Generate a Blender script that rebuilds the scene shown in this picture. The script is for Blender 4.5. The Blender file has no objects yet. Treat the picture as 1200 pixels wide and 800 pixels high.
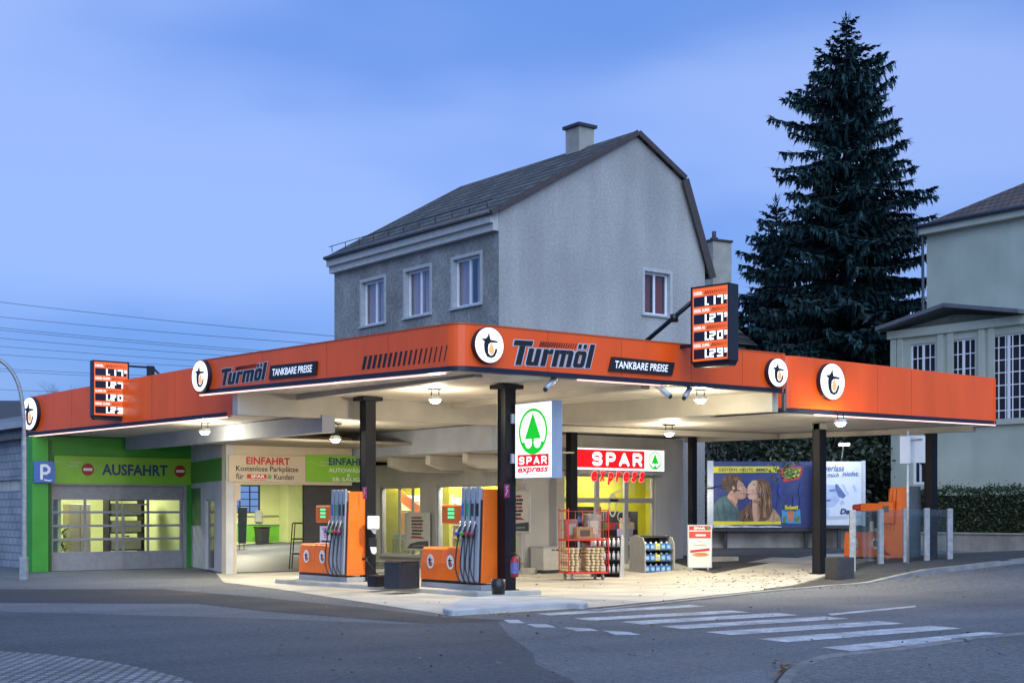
import bpy, math, random
from math import radians as R, sin, cos, pi
from mathutils import Matrix, Vector
random.seed(7)
S = bpy.context.scene
COL = S.collection
# ------------------------------------------------------------------ camera, sky, light
FPX, CH, TH = 1652.0, 1.75, math.atan(.767)
s_, c_ = sin(TH), cos(TH)
cam = bpy.data.cameras.new('camera'); co = bpy.data.objects.new('camera', cam); COL.objects.link(co)
co.location = (0, 0, CH); co.rotation_euler = (R(90), 0, -TH)
cam.sensor_width = 36; cam.lens = FPX/1200*36; cam.shift_y = 200/1200; cam.clip_start = .1; cam.clip_end = 3000
S.camera = co
W = bpy.data.worlds.new('World'); S.world = W; W.use_nodes = True
nt = W.node_tree; N = nt.nodes; L = nt.links; N.clear()
def nd(t, **k):
    n = N.new(t)
    for a, b in k.items(): setattr(n, a, b)
    return n
out = nd('ShaderNodeOutputWorld'); bg = nd('ShaderNodeBackground'); bg.inputs[1].default_value = .15
SUN_EL, SUN_AZ = R(4), R(200)
sky = nd('ShaderNodeTexSky', sky_type='NISHITA', sun_disc=False, sun_elevation=SUN_EL, sun_rotation=SUN_AZ, ozone_density=4.0, air_density=1.0, dust_density=.4)
tint = nd('ShaderNodeMix', data_type='RGBA', blend_type='MULTIPLY'); tint.inputs[0].default_value = 1
tint.inputs[7].default_value = (1.6, 2.2, 3.6, 1)
tc = nd('ShaderNodeTexCoord'); mp = nd('ShaderNodeMapping'); mp.inputs['Scale'].default_value = (1.0, 1.0, 3.2)
mp.inputs['Rotation'].default_value = (0, .25, .6)
nz = nd('ShaderNodeTexNoise'); nz.inputs['Scale'].default_value = 1.5; nz.inputs['Detail'].default_value = 4; nz.inputs['Roughness'].default_value = .42
rp = nd('ShaderNodeValToRGB'); rp.color_ramp.interpolation = 'EASE'
cr = rp.color_ramp; cr.elements[0].position = .34; cr.elements[0].color = (.62,1.55,4.3,1); cr.elements[1].position = .68; cr.elements[1].color = (2.55,3.42,6.1,1)
e_ = cr.elements.new(.5); e_.color = (1.15,2.15,5.0,1)
mx = nd('ShaderNodeMix', data_type='RGBA'); mx.inputs[0].default_value = .82
L.new(sky.outputs[0], tint.inputs[6]); L.new(tc.outputs['Generated'], mp.inputs[0]); L.new(mp.outputs[0], nz.inputs['Vector'])
L.new(nz.outputs[0], rp.inputs[0]); L.new(rp.outputs[0], mx.inputs[7]); L.new(tint.outputs[2], mx.inputs[6])
L.new(mx.outputs[2], bg.inputs[0]); L.new(bg.outputs[0], out.inputs[0])
sl = bpy.data.lights.new('sun', 'SUN'); sl.energy = 3.4; sl.angle = R(75); sl.color = (.68, .82, 1)
so = bpy.data.objects.new('sun', sl); COL.objects.link(so); so.rotation_euler = (R(48), 0, R(-25)); so.location = (0, -20, 30)
S.view_settings.view_transform = 'Standard'; S.view_settings.look = 'None'; S.view_settings.exposure = 0; S.view_settings.gamma = 1

# ------------------------------------------------------------------ pixel -> place helpers
def ray(px, py):
    a = (px-600)/FPX; return (s_+c_*a, c_-s_*a, (600-py)/FPX)
KN = [(25.5, 0), (27, .07), (27.3, .085), (29, .17), (29.5, .195), (31, .27), (33, .37), (35, .43), (38, .46), (60, .55)]
def h(x):
    if x <= KN[0][0]: return 0.
    for (a, p), (b, q) in zip(KN, KN[1:]):
        if x <= b: return p+(q-p)*(x-a)/(b-a)
    return KN[-1][1]
def G(px, py, dz=0):
    r = ray(px, py); z = dz
    for _ in range(40):
        t = (z-CH)/r[2]; z = .5*z+.5*(h(r[0]*t)+dz)
    return (r[0]*t, r[1]*t, z)
def atX(px, py, x): r = ray(px, py); t = x/r[0]; return (x, r[1]*t, CH+r[2]*t)
def atY(px, py, y): r = ray(px, py); t = y/r[1]; return (r[0]*t, y, CH+r[2]*t)
def atD(px, py, d): r = ray(px, py); return (r[0]*d, r[1]*d, CH+r[2]*d)
class Frame:
    """vertical plane: u to the viewer's right, y inwards, z up"""
    def __init__(f, o, q):
        f.o = Vector((o[0], o[1], 0)); dv = Vector((q[0]-o[0], q[1]-o[1], 0)); f.len = dv.length; f.d = dv.normalized(); f.ang = math.atan2(f.d.y, f.d.x)
        f.m = Matrix.Translation(f.o) @ Matrix.Rotation(f.ang, 4, 'Z')
    def hit(f, px, py):
        r = ray(px, py); den = r[0]*f.d.y-r[1]*f.d.x
        t = (f.o.x*f.d.y-f.o.y*f.d.x)/den
        return ((r[0]*t-f.o.x)*f.d.x+(r[1]*t-f.o.y)*f.d.y, CH+r[2]*t)
    def w(f, u, y, z): return f.m @ Vector((u, y, z))
def facing_x(x, y): return Frame((x, y), (x, y-1))      # wall seen from -X
def facing_y(x, y): return Frame((x, y), (x+1, y))      # wall seen from -Y
def frontal(px, d):                                       # plane square to the view
    p = atD(px, 600, d); return Frame(p, (p[0]+c_, p[1]-s_))

# ------------------------------------------------------------------ materials
MATS = {}
def mat(name, col=(.5,.5,.5), rough=.6, var=.12, scale=6., bump=0., bscale=60., metal=0., emit=None, es=1., spec=.5, stretch=None, fine=0., fscale=120., streak=0.):
    if name in MATS: return MATS[name]
    m = bpy.data.materials.new(name); m.use_nodes = True; MATS[name] = m
    n, l = m.node_tree.nodes, m.node_tree.links
    b = n['Principled BSDF']; b.inputs['Roughness'].default_value = rough; b.inputs['Metallic'].default_value = metal
    b.inputs['Specular IOR Level'].default_value = spec
    t = n.new('ShaderNodeTexCoord'); src = t.outputs['Object']
    if stretch:
        mpn = n.new('ShaderNodeMapping'); mpn.inputs['Scale'].default_value = stretch; l.new(src, mpn.inputs[0]); src = mpn.outputs[0]
    if var:
        a = n.new('ShaderNodeTexNoise'); a.inputs['Scale'].default_value = scale; a.inputs['Detail'].default_value = 5; l.new(src, a.inputs['Vector'])
        r = n.new('ShaderNodeValToRGB'); r.color_ramp.elements[0].position = .3; r.color_ramp.elements[1].position = .7
        r.color_ramp.elements[0].color = tuple(max(0, v*(1-var)) for v in col)+(1,); r.color_ramp.elements[1].color = tuple(min(1, v*(1+var)) for v in col)+(1,)
        l.new(a.outputs[0], r.inputs[0]); o = r.outputs[0]
        if fine:
            f = n.new('ShaderNodeTexNoise'); f.inputs['Scale'].default_value = fscale; f.inputs['Detail'].default_value = 2; l.new(t.outputs['Object'], f.inputs['Vector'])
            fr = n.new('ShaderNodeMapRange'); fr.inputs[1].default_value = .3; fr.inputs[2].default_value = .7; fr.inputs[3].default_value = 1-fine; fr.inputs[4].default_value = 1+fine
            l.new(f.outputs[0], fr.inputs[0]); mm = n.new('ShaderNodeVectorMath'); mm.operation = 'SCALE'; l.new(o, mm.inputs[0]); l.new(fr.outputs[0], mm.inputs['Scale']); o = mm.outputs[0]
        if streak:
            q = n.new('ShaderNodeMapping'); q.inputs['Scale'].default_value = (.8,.8,.13); l.new(t.outputs['Object'], q.inputs[0])
            f = n.new('ShaderNodeTexNoise'); f.inputs['Scale'].default_value = 1.3; f.inputs['Detail'].default_value = 4; f.inputs['Roughness'].default_value = .5; l.new(q.outputs[0], f.inputs['Vector'])
            fr = n.new('ShaderNodeMapRange'); fr.inputs[1].default_value = .38; fr.inputs[2].default_value = .6; fr.inputs[3].default_value = 1-streak; fr.inputs[4].default_value = 1+streak*.2
            l.new(f.outputs[0], fr.inputs[0]); mm = n.new('ShaderNodeVectorMath'); mm.operation = 'SCALE'; l.new(o, mm.inputs[0]); l.new(fr.outputs[0], mm.inputs['Scale']); o = mm.outputs[0]
        l.new(o, b.inputs['Base Color'])
    else: b.inputs['Base Color'].default_value = col+(1,)
    if emit: b.inputs['Emission Color'].default_value = emit+(1,); b.inputs['Emission Strength'].default_value = es
    if bump:
        a = n.new('ShaderNodeTexNoise'); a.inputs['Scale'].default_value = bscale; a.inputs['Detail'].default_value = 4; l.new(t.outputs['Object'], a.inputs['Vector'])
        bp = n.new('ShaderNodeBump'); bp.inputs['Strength'].default_value = bump; bp.inputs['Distance'].default_value = .02; l.new(a.outputs[0], bp.inputs['Height']); l.new(bp.outputs[0], b.inputs['Normal'])
    return m
def glow(name, col, es=1.): return mat(name, tuple(min(.8, c*.7) for c in col), .4, 0, emit=col, es=es)
def brickmat(name, c1, c2, mortar, bw, bh, rough=.7, msize=.02, bump=.4, plane='xz', off=.5, squash=1.):
    m = bpy.data.materials.new(name); m.use_nodes = True; MATS[name] = m
    n, l = m.node_tree.nodes, m.node_tree.links; b = n['Principled BSDF']; b.inputs['Roughness'].default_value = rough
    t = n.new('ShaderNodeTexCoord'); sp = n.new('ShaderNodeSeparateXYZ'); cb = n.new('ShaderNodeCombineXYZ'); l.new(t.outputs['Object'], sp.inputs[0])
    ix = {'x': 0, 'y': 1, 'z': 2}; l.new(sp.outputs[ix[plane[0]]], cb.inputs[0]); l.new(sp.outputs[ix[plane[1]]], cb.inputs[1])
    k = n.new('ShaderNodeTexBrick'); k.offset = off; k.inputs['Scale'].default_value = 1; k.inputs['Mortar Size'].default_value = msize
    k.inputs['Brick Width'].default_value = bw; k.inputs['Row Height'].default_value = bh; k.inputs['Bias'].default_value = 0
    k.inputs['Color1'].default_value = c1+(1,); k.inputs['Color2'].default_value = c2+(1,); k.inputs['Mortar'].default_value = mortar+(1,)
    l.new(cb.outputs[0], k.inputs['Vector'])
    a = n.new('ShaderNodeTexNoise'); a.inputs['Scale'].default_value = .9; a.inputs['Detail'].default_value = 6; l.new(t.outputs['Object'], a.inputs['Vector'])
    fr = n.new('ShaderNodeMapRange'); fr.inputs[1].default_value = .3; fr.inputs[2].default_value = .7; fr.inputs[3].default_value = .75; fr.inputs[4].default_value = 1.2
    l.new(a.outputs[0], fr.inputs[0]); mm = n.new('ShaderNodeVectorMath'); mm.operation = 'SCALE'; l.new(k.outputs[0], mm.inputs[0]); l.new(fr.outputs[0], mm.inputs['Scale'])
    l.new(mm.outputs[0], b.inputs['Base Color'])
    bp = n.new('ShaderNodeBump'); bp.inputs['Strength'].default_value = bump; bp.inputs['Distance'].default_value = .02; bp.invert = True
    l.new(k.outputs['Fac'], bp.inputs['Height']); l.new(bp.outputs[0], b.inputs['Normal'])
    return m
def glassmat(name, tintc=(.9,.95,.95), refl=.1):
    m = bpy.data.materials.new(name); m.use_nodes = True; MATS[name] = m
    n, l = m.node_tree.nodes, m.node_tree.links; n.clear()
    o = n.new('ShaderNodeOutputMaterial'); x = n.new('ShaderNodeMixShader'); tr = n.new('ShaderNodeBsdfTransparent'); gl = n.new('ShaderNodeBsdfGlossy')
    tr.inputs[0].default_value = tintc+(1,); gl.inputs['Roughness'].default_value = .02; gl.inputs[0].default_value = (.9,.9,.9,1); fz = n.new('ShaderNodeLayerWeight'); fz.inputs[0].default_value = .25
    mr = n.new('ShaderNodeMapRange'); mr.inputs[3].default_value = refl*.5; mr.inputs[4].default_value = min(1, refl*5); l.new(fz.outputs['Fresnel'], mr.inputs[0]); l.new(mr.outputs[0], x.inputs[0])
    l.new(tr.outputs[0], x.inputs[1]); l.new(gl.outputs[0], x.inputs[2]); l.new(x.outputs[0], o.inputs[0]); return m

def asphalt(name, base, patch=.3):
    m = mat(name, base, .82, .0); n, l = m.node_tree.nodes, m.node_tree.links; b = n['Principled BSDF']; b.inputs['Specular IOR Level'].default_value = .35
    t = n.new('ShaderNodeTexCoord'); o = t.outputs['Object']
    def noise(sc, det=4, st=None):
        v = o
        if st: q = n.new('ShaderNodeMapping'); q.inputs['Scale'].default_value = st; l.new(o, q.inputs[0]); v = q.outputs[0]
        a = n.new('ShaderNodeTexNoise'); a.inputs['Scale'].default_value = sc; a.inputs['Detail'].default_value = det; l.new(v, a.inputs['Vector']); return a.outputs[0]
    def rng(x, a, bb, lo=.3, hi=.7):
        r = n.new('ShaderNodeMapRange'); r.inputs[1].default_value = lo; r.inputs[2].default_value = hi; r.inputs[3].default_value = a; r.inputs[4].default_value = bb; l.new(x, r.inputs[0]); return r.outputs[0]
    def mul(x, y): q = n.new('ShaderNodeMath'); q.operation = 'MULTIPLY'; l.new(x, q.inputs[0]); l.new(y, q.inputs[1]); return q.outputs[0]
    v = mul(rng(noise(.16, 5), 1-patch, 1+patch), rng(noise(34, 3), .55, 1.5)); v = mul(v, rng(noise(100, 2), .62, 1.4))
    v = mul(v, rng(noise(11, 3), .72, 1.3)); v = mul(v, rng(noise(.5, 4, (.12, 1.6, 1)), .84, 1.14))
    vo = n.new('ShaderNodeTexVoronoi'); vo.feature = 'DISTANCE_TO_EDGE'; vo.inputs['Scale'].default_value = .16
    nn = n.new('ShaderNodeTexNoise'); nn.inputs['Scale'].default_value = .8; nn.inputs['Detail'].default_value = 6; l.new(o, nn.inputs['Vector'])
    ad = n.new('ShaderNodeMixRGB'); ad.inputs[0].default_value = .45; l.new(o, ad.inputs[1]); l.new(nn.outputs['Color'], ad.inputs[2]); l.new(ad.outputs[0], vo.inputs['Vector'])
    v = mul(v, rng(vo.outputs['Distance'], .72, 1, 0.0, .003))
    sc = n.new('ShaderNodeVectorMath'); sc.operation = 'SCALE'; sc.inputs[0].default_value = base; l.new(v, sc.inputs['Scale']); l.new(sc.outputs[0], b.inputs['Base Color'])
    bp = n.new('ShaderNodeBump'); bp.inputs['Strength'].default_value = .5; bp.inputs['Distance'].default_value = .012; l.new(noise(90, 3), bp.inputs['Height']); l.new(bp.outputs[0], b.inputs['Normal'])
    l.new(rng(noise(.4, 4), .7, .92), b.inputs['Roughness'])
    return m
def wavemat(name, col, axis='X', scale=3., depth=.35, rough=.55, dirt=.15):
    m = mat(name, col, rough, dirt, 1.2, 0, 60); n, l = m.node_tree.nodes, m.node_tree.links; b = n['Principled BSDF']
    t = n.new('ShaderNodeTexCoord'); w = n.new('ShaderNodeTexWave'); w.bands_direction = axis; w.wave_profile = 'SAW'; w.inputs['Scale'].default_value = scale
    l.new(t.outputs['Object'], w.inputs['Vector']); bp = n.new('ShaderNodeBump'); bp.inputs['Strength'].default_value = depth; bp.inputs['Distance'].default_value = .03
    l.new(w.outputs['Fac'], bp.inputs['Height']); l.new(bp.outputs[0], b.inputs['Normal'])
    return m

ORANGE = mat('orange panel paint', (.98,.105,.008), .30, .10, .9, .05, 1.6, stretch=(1.6,1.6,.35), streak=.07)
ORANGE_P = mat('pump orange paint', (.86,.16,.012), .38, .08, 2.5)
SEAM = mat('panel seam', (.36,.06,.008), .5, 0)
NAVY = mat('dark navy trim', (.012,.014,.028), .4, .2)
BLACK = mat('black paint', (.012,.012,.016), .35, .25, 3, .03, 20)
COLM = mat('column paint', (.006,.007,.012), .5, .3, 2.2, .04, 12, spec=.25)
RUB = mat('black rubber', (.012,.012,.013), .5, .1)
DGREY = mat('dark grey plastic', (.03,.032,.038), .5, .2, 8)
GREY = mat('grey sheet metal', (.34,.35,.37), .42, .1, 3)
LGREY = mat('light grey metal', (.5,.52,.55), .38, .1, 3, metal=.2)
ALU = mat('aluminium', (.52,.53,.55), .35, .1, 4, metal=.55)
GALV = mat('galvanised steel', (.27,.29,.32), .5, .2, 9, metal=.35)
WHITE = mat('white paint', (.76,.77,.78), .45, .06, 4)
PLAST = mat('white window plastic', (.74,.76,.8), .4, .04)
SOFF = wavemat('soffit slats', (.50,.47,.41), 'Y', 3.2, .55)
BEAMC = mat('painted beam', (.42,.40,.35), .7, .14, 1.1, .06, 25, streak=.08)
BLUEB = mat('blue grey beam paint', (.30,.33,.40), .7, .12, 1.4, .06, 25)
CONC = mat('old concrete', (.33,.31,.28), .85, .3, 1.3, .25, 30, fine=.12, streak=.3)
KERB = mat('kerb stone', (.22,.22,.22), .8, .25, 2.5, .3, 40, fine=.18)
ROOFT = mat('roof bitumen', (.09,.09,.095), .85, .2)
SHOPW = mat('shop render', (.44,.43,.41), .85, .1, 1.6, .08, 60, stretch=(1,1,.35), streak=.08)
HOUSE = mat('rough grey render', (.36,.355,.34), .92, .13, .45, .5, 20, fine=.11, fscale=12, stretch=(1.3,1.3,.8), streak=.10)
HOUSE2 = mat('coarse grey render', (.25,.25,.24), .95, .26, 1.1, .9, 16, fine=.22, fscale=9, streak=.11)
GREEN = mat('green facade paint', (.04,.30,.03), .5, .1, 2)
GREEN2 = mat('apple green board', (.22,.50,.04), .45, .07, 2)
GREEN3 = mat('lime band', (.16,.5,.05), .6, .1, 2)
CREAM = mat('cream board', (.56,.48,.37), .55, .06, 2)
YELLOW = mat('yellow shop wall', (.55,.50,.035), .6, .1, 1.5)
CREAMW = mat('cream hall wall', (.62,.66,.32), .75, .08, 1.2)
REDT = mat('red lettering', (.55,.02,.02), .5, 0)
BLUET = mat('blue lettering', (.02,.035,.16), .5, 0)
WHITET = mat('white lettering', (.78,.78,.78), .5, 0)
BLACKT = mat('black lettering', (.012,.012,.014), .45, 0)
REDW = mat('red wire frame', (.6,.035,.02), .4, .1)
GLASS = glassmat('window glass', (.92,.95,.96), .055)
GLASSS = glassmat('screen glass', (.82,.9,.92), .12)
GL_WHITE = glow('lit white acrylic', (1,1,1), 1.12)
GL_RED = glow('lit red acrylic', (1,.005,.012), 1.0)
GL_GREEN = glow('lit green acrylic', (.005,.52,.02), 1.0)
GL_DIG = glow('white lamp digits', (1,1,1), 1.6)
GL_ORA = glow('lit orange panel', (1,.15,.03), .75)
GL_PINK = glow('pink light tube', (1,.55,.5), 1.8)
GL_LAMP = glow('lamp lens', (1,.95,.82), 60)
GL_DROP = glow('lit peach drop', (1,.40,.17), .95)
GL_LED = glow('green display', (.1,.9,.35), 1.1)
ROAD = asphalt('road asphalt', (.100,.108,.120), .24); ROADD = asphalt('older dark asphalt', (.058,.063,.072), .24)
WALKM = asphalt('pavement asphalt', (.05,.05,.052), .25)
PATCH = asphalt('patched asphalt', (.04,.041,.044), .12)
YARD = mat('yard concrete', (.40,.38,.34), .8, .28, .5, .2, 40, fine=.14, fscale=40)
PAINTW = mat('worn road paint', (.36,.37,.39), .8, .4, 2.2, .2, 60, fine=.3, fscale=16)

# ------------------------------------------------------------------ mesh builder
def textdata(body, bold, shear):
    cu = bpy.data.curves.new('t', 'FONT'); cu.body = body; cu.offset = bold; cu.shear = shear; cu.resolution_u = 3
    o = bpy.data.objects.new('t', cu); COL.objects.link(o); dg = bpy.context.evaluated_depsgraph_get()
    me = bpy.data.meshes.new_from_object(o.evaluated_get(dg)); vs = [tuple(v.co) for v in me.vertices]; fs = [tuple(p.vertices) for p in me.polygons]
    bpy.data.objects.remove(o); bpy.data.meshes.remove(me); bpy.data.curves.remove(cu); return vs, fs
class MB:
    def __init__(b, frame=None): b.V = []; b.F = []; b.M = []; b.S = []; b.m = frame.m if isinstance(frame, Frame) else frame
    def add(b, vs, fs, mi=0, sm=False):
        k = len(b.V)
        for v in vs:
            v = Vector(v); b.V.append(tuple(b.m @ v) if b.m is not None else tuple(v))
        for f in fs: b.F.append(tuple(i+k for i in f)); b.M.append(mi); b.S.append(sm)
        return b
    def box(b, x0, x1, y0, y1, z0, z1, mi=0):
        return b.add([(x0,y0,z0),(x1,y0,z0),(x1,y1,z0),(x0,y1,z0),(x0,y0,z1),(x1,y0,z1),(x1,y1,z1),(x0,y1,z1)],
            [(0,3,2,1),(4,5,6,7),(0,1,5,4),(1,2,6,5),(2,3,7,6),(3,0,4,7)], mi)
    def prism(b, poly, z0, z1, mi=0):           # plan polygon; z0/z1 a number or a function of (x, y)
        n = len(poly); a0 = z0 if callable(z0) else (lambda x, y: z0); a1 = z1 if callable(z1) else (lambda x, y: z1)
        return b.add([(x,y,a0(x,y)) for x,y in poly]+[(x,y,a1(x,y)) for x,y in poly],
            [tuple(range(n))[::-1], tuple(range(n, 2*n))]+[(i,(i+1)%n,n+(i+1)%n,n+i) for i in range(n)], mi)
    def ext(b, poly, y0, y1, mi=0):             # (x, z) outline pushed from y0 (front) to y1
        n = len(poly)
        return b.add([(x,y0,z) for x,z in poly]+[(x,y1,z) for x,z in poly],
            [tuple(range(n)), tuple(range(n, 2*n))[::-1]]+[(i,n+i,n+(i+1)%n,(i+1)%n) for i in range(n)], mi)
    def flat(b, poly, y, mi=0): return b.add([(x,y,z) for x,z in poly], [tuple(range(len(poly)))], mi)
    def circ(b, cx, cz, rx, rz, y0, y1=None, mi=0, n=28):
        p = [(cx+rx*cos(2*pi*i/n), cz+rz*sin(2*pi*i/n)) for i in range(n)]
        return b.flat(p, y0, mi) if y1 is None else b.ext(p, y0, y1, mi)
    def ring(b, cx, cz, r0, r1, y, mi=0, n=40):
        return b.add([(cx+r*cos(2*pi*i/n), y, cz+r*sin(2*pi*i/n)) for r in (r0, r1) for i in range(n)], [(i,(i+1)%n,n+(i+1)%n,n+i) for i in range(n)], mi)
    def tube(b, pts, r, n=8, mi=0, cap=True):
        pts = [Vector(p) for p in pts]; k = len(pts); rr = r if isinstance(r, (list, tuple)) else [r]*k; vs = []; up = None
        for i, p in enumerate(pts):
            t = (pts[min(i+1,k-1)]-pts[max(i-1,0)]).normalized()
            if up is None: up = Vector((0,0,1)) if abs(t.z) < .9 else Vector((1,0,0))
            a = t.cross(up).normalized(); q = a.cross(t).normalized(); up = q
            for j in range(n): vs.append(tuple(p+(a*cos(2*pi*j/n)+q*sin(2*pi*j/n))*rr[i]))
        fs = [(i*n+j, i*n+(j+1)%n, (i+1)*n+(j+1)%n, (i+1)*n+j) for i in range(k-1) for j in range(n)]
        b.add(vs, fs, mi, True)
        if cap: b.F += [tuple(len(b.V)-k*n+j for j in range(n))[::-1], tuple(len(b.V)-n+j for j in range(n))]; b.M += [mi]*2; b.S += [False]*2
        return b
    def cyl(b, x, y, z0, z1, r, r2=None, n=16, mi=0): return b.tube([(x,y,z0),(x,y,z1)], [r, r if r2 is None else r2], n, mi)
    def text(b, body, x0, x1, z0, z1, y, mi=0, bold=0., shear=0., depth=0., slope=0.):
        vs, fs = textdata(body, bold, shear)
        if not vs: return b
        ax = min(v[0] for v in vs); bx = max(v[0] for v in vs); az = min(v[1] for v in vs); bz = max(v[1] for v in vs)
        f = lambda v: (x0+(v[0]-ax)/(bx-ax)*(x1-x0), z0+(v[1]-az)/(bz-az)*(z1-z0))
        p = [f(v) for v in vs]
        b.add([(x, y, z+slope*(x-x0)) for x, z in p], fs, mi)
        return b
    def stroke(b, pts, w, y, mi=0, eps=.0004):      # rounded ribbon in (x, z)
        for (x0,z0),(x1,z1) in zip(pts, pts[1:]):
            d = math.hypot(x1-x0, z1-z0)
            if d < 1e-6: continue
            nx, nz = -(z1-z0)/d*w/2, (x1-x0)/d*w/2
            y -= eps; b.flat([(x0+nx,z0+nz),(x0-nx,z0-nz),(x1-nx,z1-nz),(x1+nx,z1+nz)], y, mi)
        for x, z in pts: y -= eps; b.circ(x, z, w/2, w/2, y, None, mi, 12)
        return y
    def quadtri(b, vs, mi=0): return b.add(vs, [tuple(range(len(vs)))], mi)
def mesh_obj(name, mb, mats, bevel=0):
    me = bpy.data.meshes.new(name); me.from_pydata(mb.V, [], mb.F)
    for m in (mats if isinstance(mats, (list, tuple)) else [mats]): me.materials.append(m)
    me.polygons.foreach_set('material_index', mb.M); me.polygons.foreach_set('use_smooth', mb.S); me.update()
    o = bpy.data.objects.new(name, me); COL.objects.link(o)
    if bevel:
        bv = o.modifiers.new('bevel', 'BEVEL'); bv.width = bevel; bv.segments = 2; bv.limit_method = 'ANGLE'; bv.angle_limit = R(40); bv.harden_normals = False
    return o
def thing(name, label, cat, loc=(0,0,0), rz=0., group=None, frame=None):
    o = bpy.data.objects.new(name, None); COL.objects.link(o); o.empty_display_size = .2
    if frame is not None: loc = (frame.o.x, frame.o.y, loc[2] if len(loc) == 3 else 0); rz = frame.ang
    o.location = loc; o.rotation_euler = (0,0,rz); o['label'] = label; o['category'] = cat
    if group: o['group'] = group
    return o
def rootm(o): return Matrix.Translation(o.location) @ Matrix.Rotation(o.rotation_euler.z, 4, 'Z')
def part(root, name, mb, mats, bevel=0, world=False, label=None):
    o = mesh_obj(name, mb, mats, bevel); o.parent = root
    if world:
        r = root; mm = rootm(root)
        while r.parent: r = r.parent; mm = rootm(r) @ mm
        o.data.transform(mm.inverted())
    if label: o['label'] = label
    return o
def solo(name, label, cat, mb, mats, bevel=0, group=None, loc=None):
    o = mesh_obj(name, mb, mats, bevel)
    if loc is not None: o.data.transform(Matrix.Translation(-Vector(loc))); o.location = loc
    o['label'] = label; o['category'] = cat
    if group: o['group'] = group
    return o
def structure(name, mb, mats, stuff=False, bevel=0):
    o = mesh_obj(name, mb, mats, bevel); o['kind'] = 'stuff' if stuff else 'structure'; return o
def wallgrid(mb, x0, x1, z0, z1, y0, y1, holes, mi=0):
    xs = sorted({x0, x1, *[v for q in holes for v in q[:2] if x0 < v < x1]})
    for a, b in zip(xs, xs[1:]):
        zz = z0
        for q in sorted([q for q in holes if q[0] <= a+1e-6 and q[1] >= b-1e-6], key=lambda q: q[2]):
            if q[2] > zz+1e-4: mb.box(a, b, y0, y1, zz, q[2], mi)
            zz = max(zz, q[3])
        if z1 > zz+1e-4: mb.box(a, b, y0, y1, zz, z1, mi)
    return mb
def framebars(mb, x0, x1, z0, z1, y0, y1, t, nx=1, nz=1, tb=None, mi=0):
    tb = tb or t
    mb.box(x0, x0+t, y0, y1, z0, z1, mi).box(x1-t, x1, y0, y1, z0, z1, mi).box(x0+t, x1-t, y0, y1, z0, z0+t, mi).box(x0+t, x1-t, y0, y1, z1-t, z1, mi)
    for i in range(1, nx): x = x0+(x1-x0)*i/nx; mb.box(x-tb/2, x+tb/2, y0+.004, y1-.004, z0+t, z1-t, mi)
    for i in range(1, nz):
        z = z0+(z1-z0)*i/nz
        for j in range(nx):
            a = x0+t if j == 0 else x0+(x1-x0)*j/nx+tb/2; b = x1-t if j == nx-1 else x0+(x1-x0)*(j+1)/nx-tb/2
            mb.box(a, b, y0+.008, y1-.008, z-tb/2, z+tb/2, mi)
    return mb

# ------------------------------------------------------------------ ground
def clipx(poly, a, b):
    for sgn, lim in ((1, a), (-1, b)):
        o = []
        for i in range(len(poly)):
            p, q = poly[i-1], poly[i]; dp, dq = sgn*(p[0]-lim), sgn*(q[0]-lim)
            if (dp >= 0) != (dq >= 0): t = dp/(dp-dq); o.append((p[0]+(q[0]-p[0])*t, p[1]+(q[1]-p[1])*t))
            if dq >= 0: o.append(q)
        poly = o
        if not poly: return []
    return poly
def dzp(x): return .018+.1*max(0, min(1, (x-27.3)/2.2))
def sheet(poly, dz, mb=None, mi=0):
    mb = mb or MB(); ks = [-900]+[k for k, _ in KN]+[900]; poly = [p[:2] for p in poly]
    if sum(p[0]*q[1]-q[0]*p[1] for p, q in zip(poly, poly[1:]+poly[:1])) < 0: poly = poly[::-1]
    for a, b in zip(ks, ks[1:]):
        q = clipx(poly, a, b)
        if len(q) > 2: mb.add([(x, y, h(x)+(dz(x) if callable(dz) else dz)) for x, y in q], [tuple(range(len(q)))], mi)
    return mb
def smooth(pts, n=6):
    o = []; k = len(pts)
    for i in range(k-1):
        p0, p1, p2, p3 = (Vector(pts[max(0, min(k-1, j))]) for j in (i-1, i, i+1, i+2))
        for t in range(n):
            t /= n; o.append(tuple(.5*((2*p1)+(p2-p0)*t+(2*p0-5*p1+4*p2-p3)*t*t+(3*p1-p0-3*p2+p3)*t**3)))
    return o+[tuple(pts[-1])]
def kerbline(pts, w, z0, z1, mb=None):          # kerb stones along a plan path, to its left side by w; with joints
    mb = mb or MB(); P = [Vector(p[:2]) for p in pts]; nrm = []
    for i in range(len(P)):
        t = (P[min(i+1,len(P)-1)]-P[max(i-1,0)]).normalized(); nrm.append(Vector((-t.y, t.x))*w)
    za = z0 if isinstance(z0, (list, tuple)) else [z0]*len(P); zb = z1 if isinstance(z1, (list, tuple)) else [z1]*len(P)
    vs = []
    for p, q, a, b in zip(P, nrm, za, zb):
        o = p+q*.12; i_ = p+q; g = h(p.x)
        vs += [(p.x, p.y, g+a), (p.x, p.y, g+b-.02), (o.x, o.y, g+b), (i_.x, i_.y, g+b), (i_.x, i_.y, g+a)]
    fs = [(5*i+j, 5*i+5+j, 5*i+6+j, 5*i+1+j) for i in range(len(P)-1) for j in range(4)]
    return mb.add([tuple(v) for v in vs], fs+[(0,1,2,3,4), tuple(5*(len(P)-1)+j for j in (4,3,2,1,0))])
structure('road', sheet([(-500,-400),(700,-400),(700,900),(-500,900)], 0), ROAD)
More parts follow.
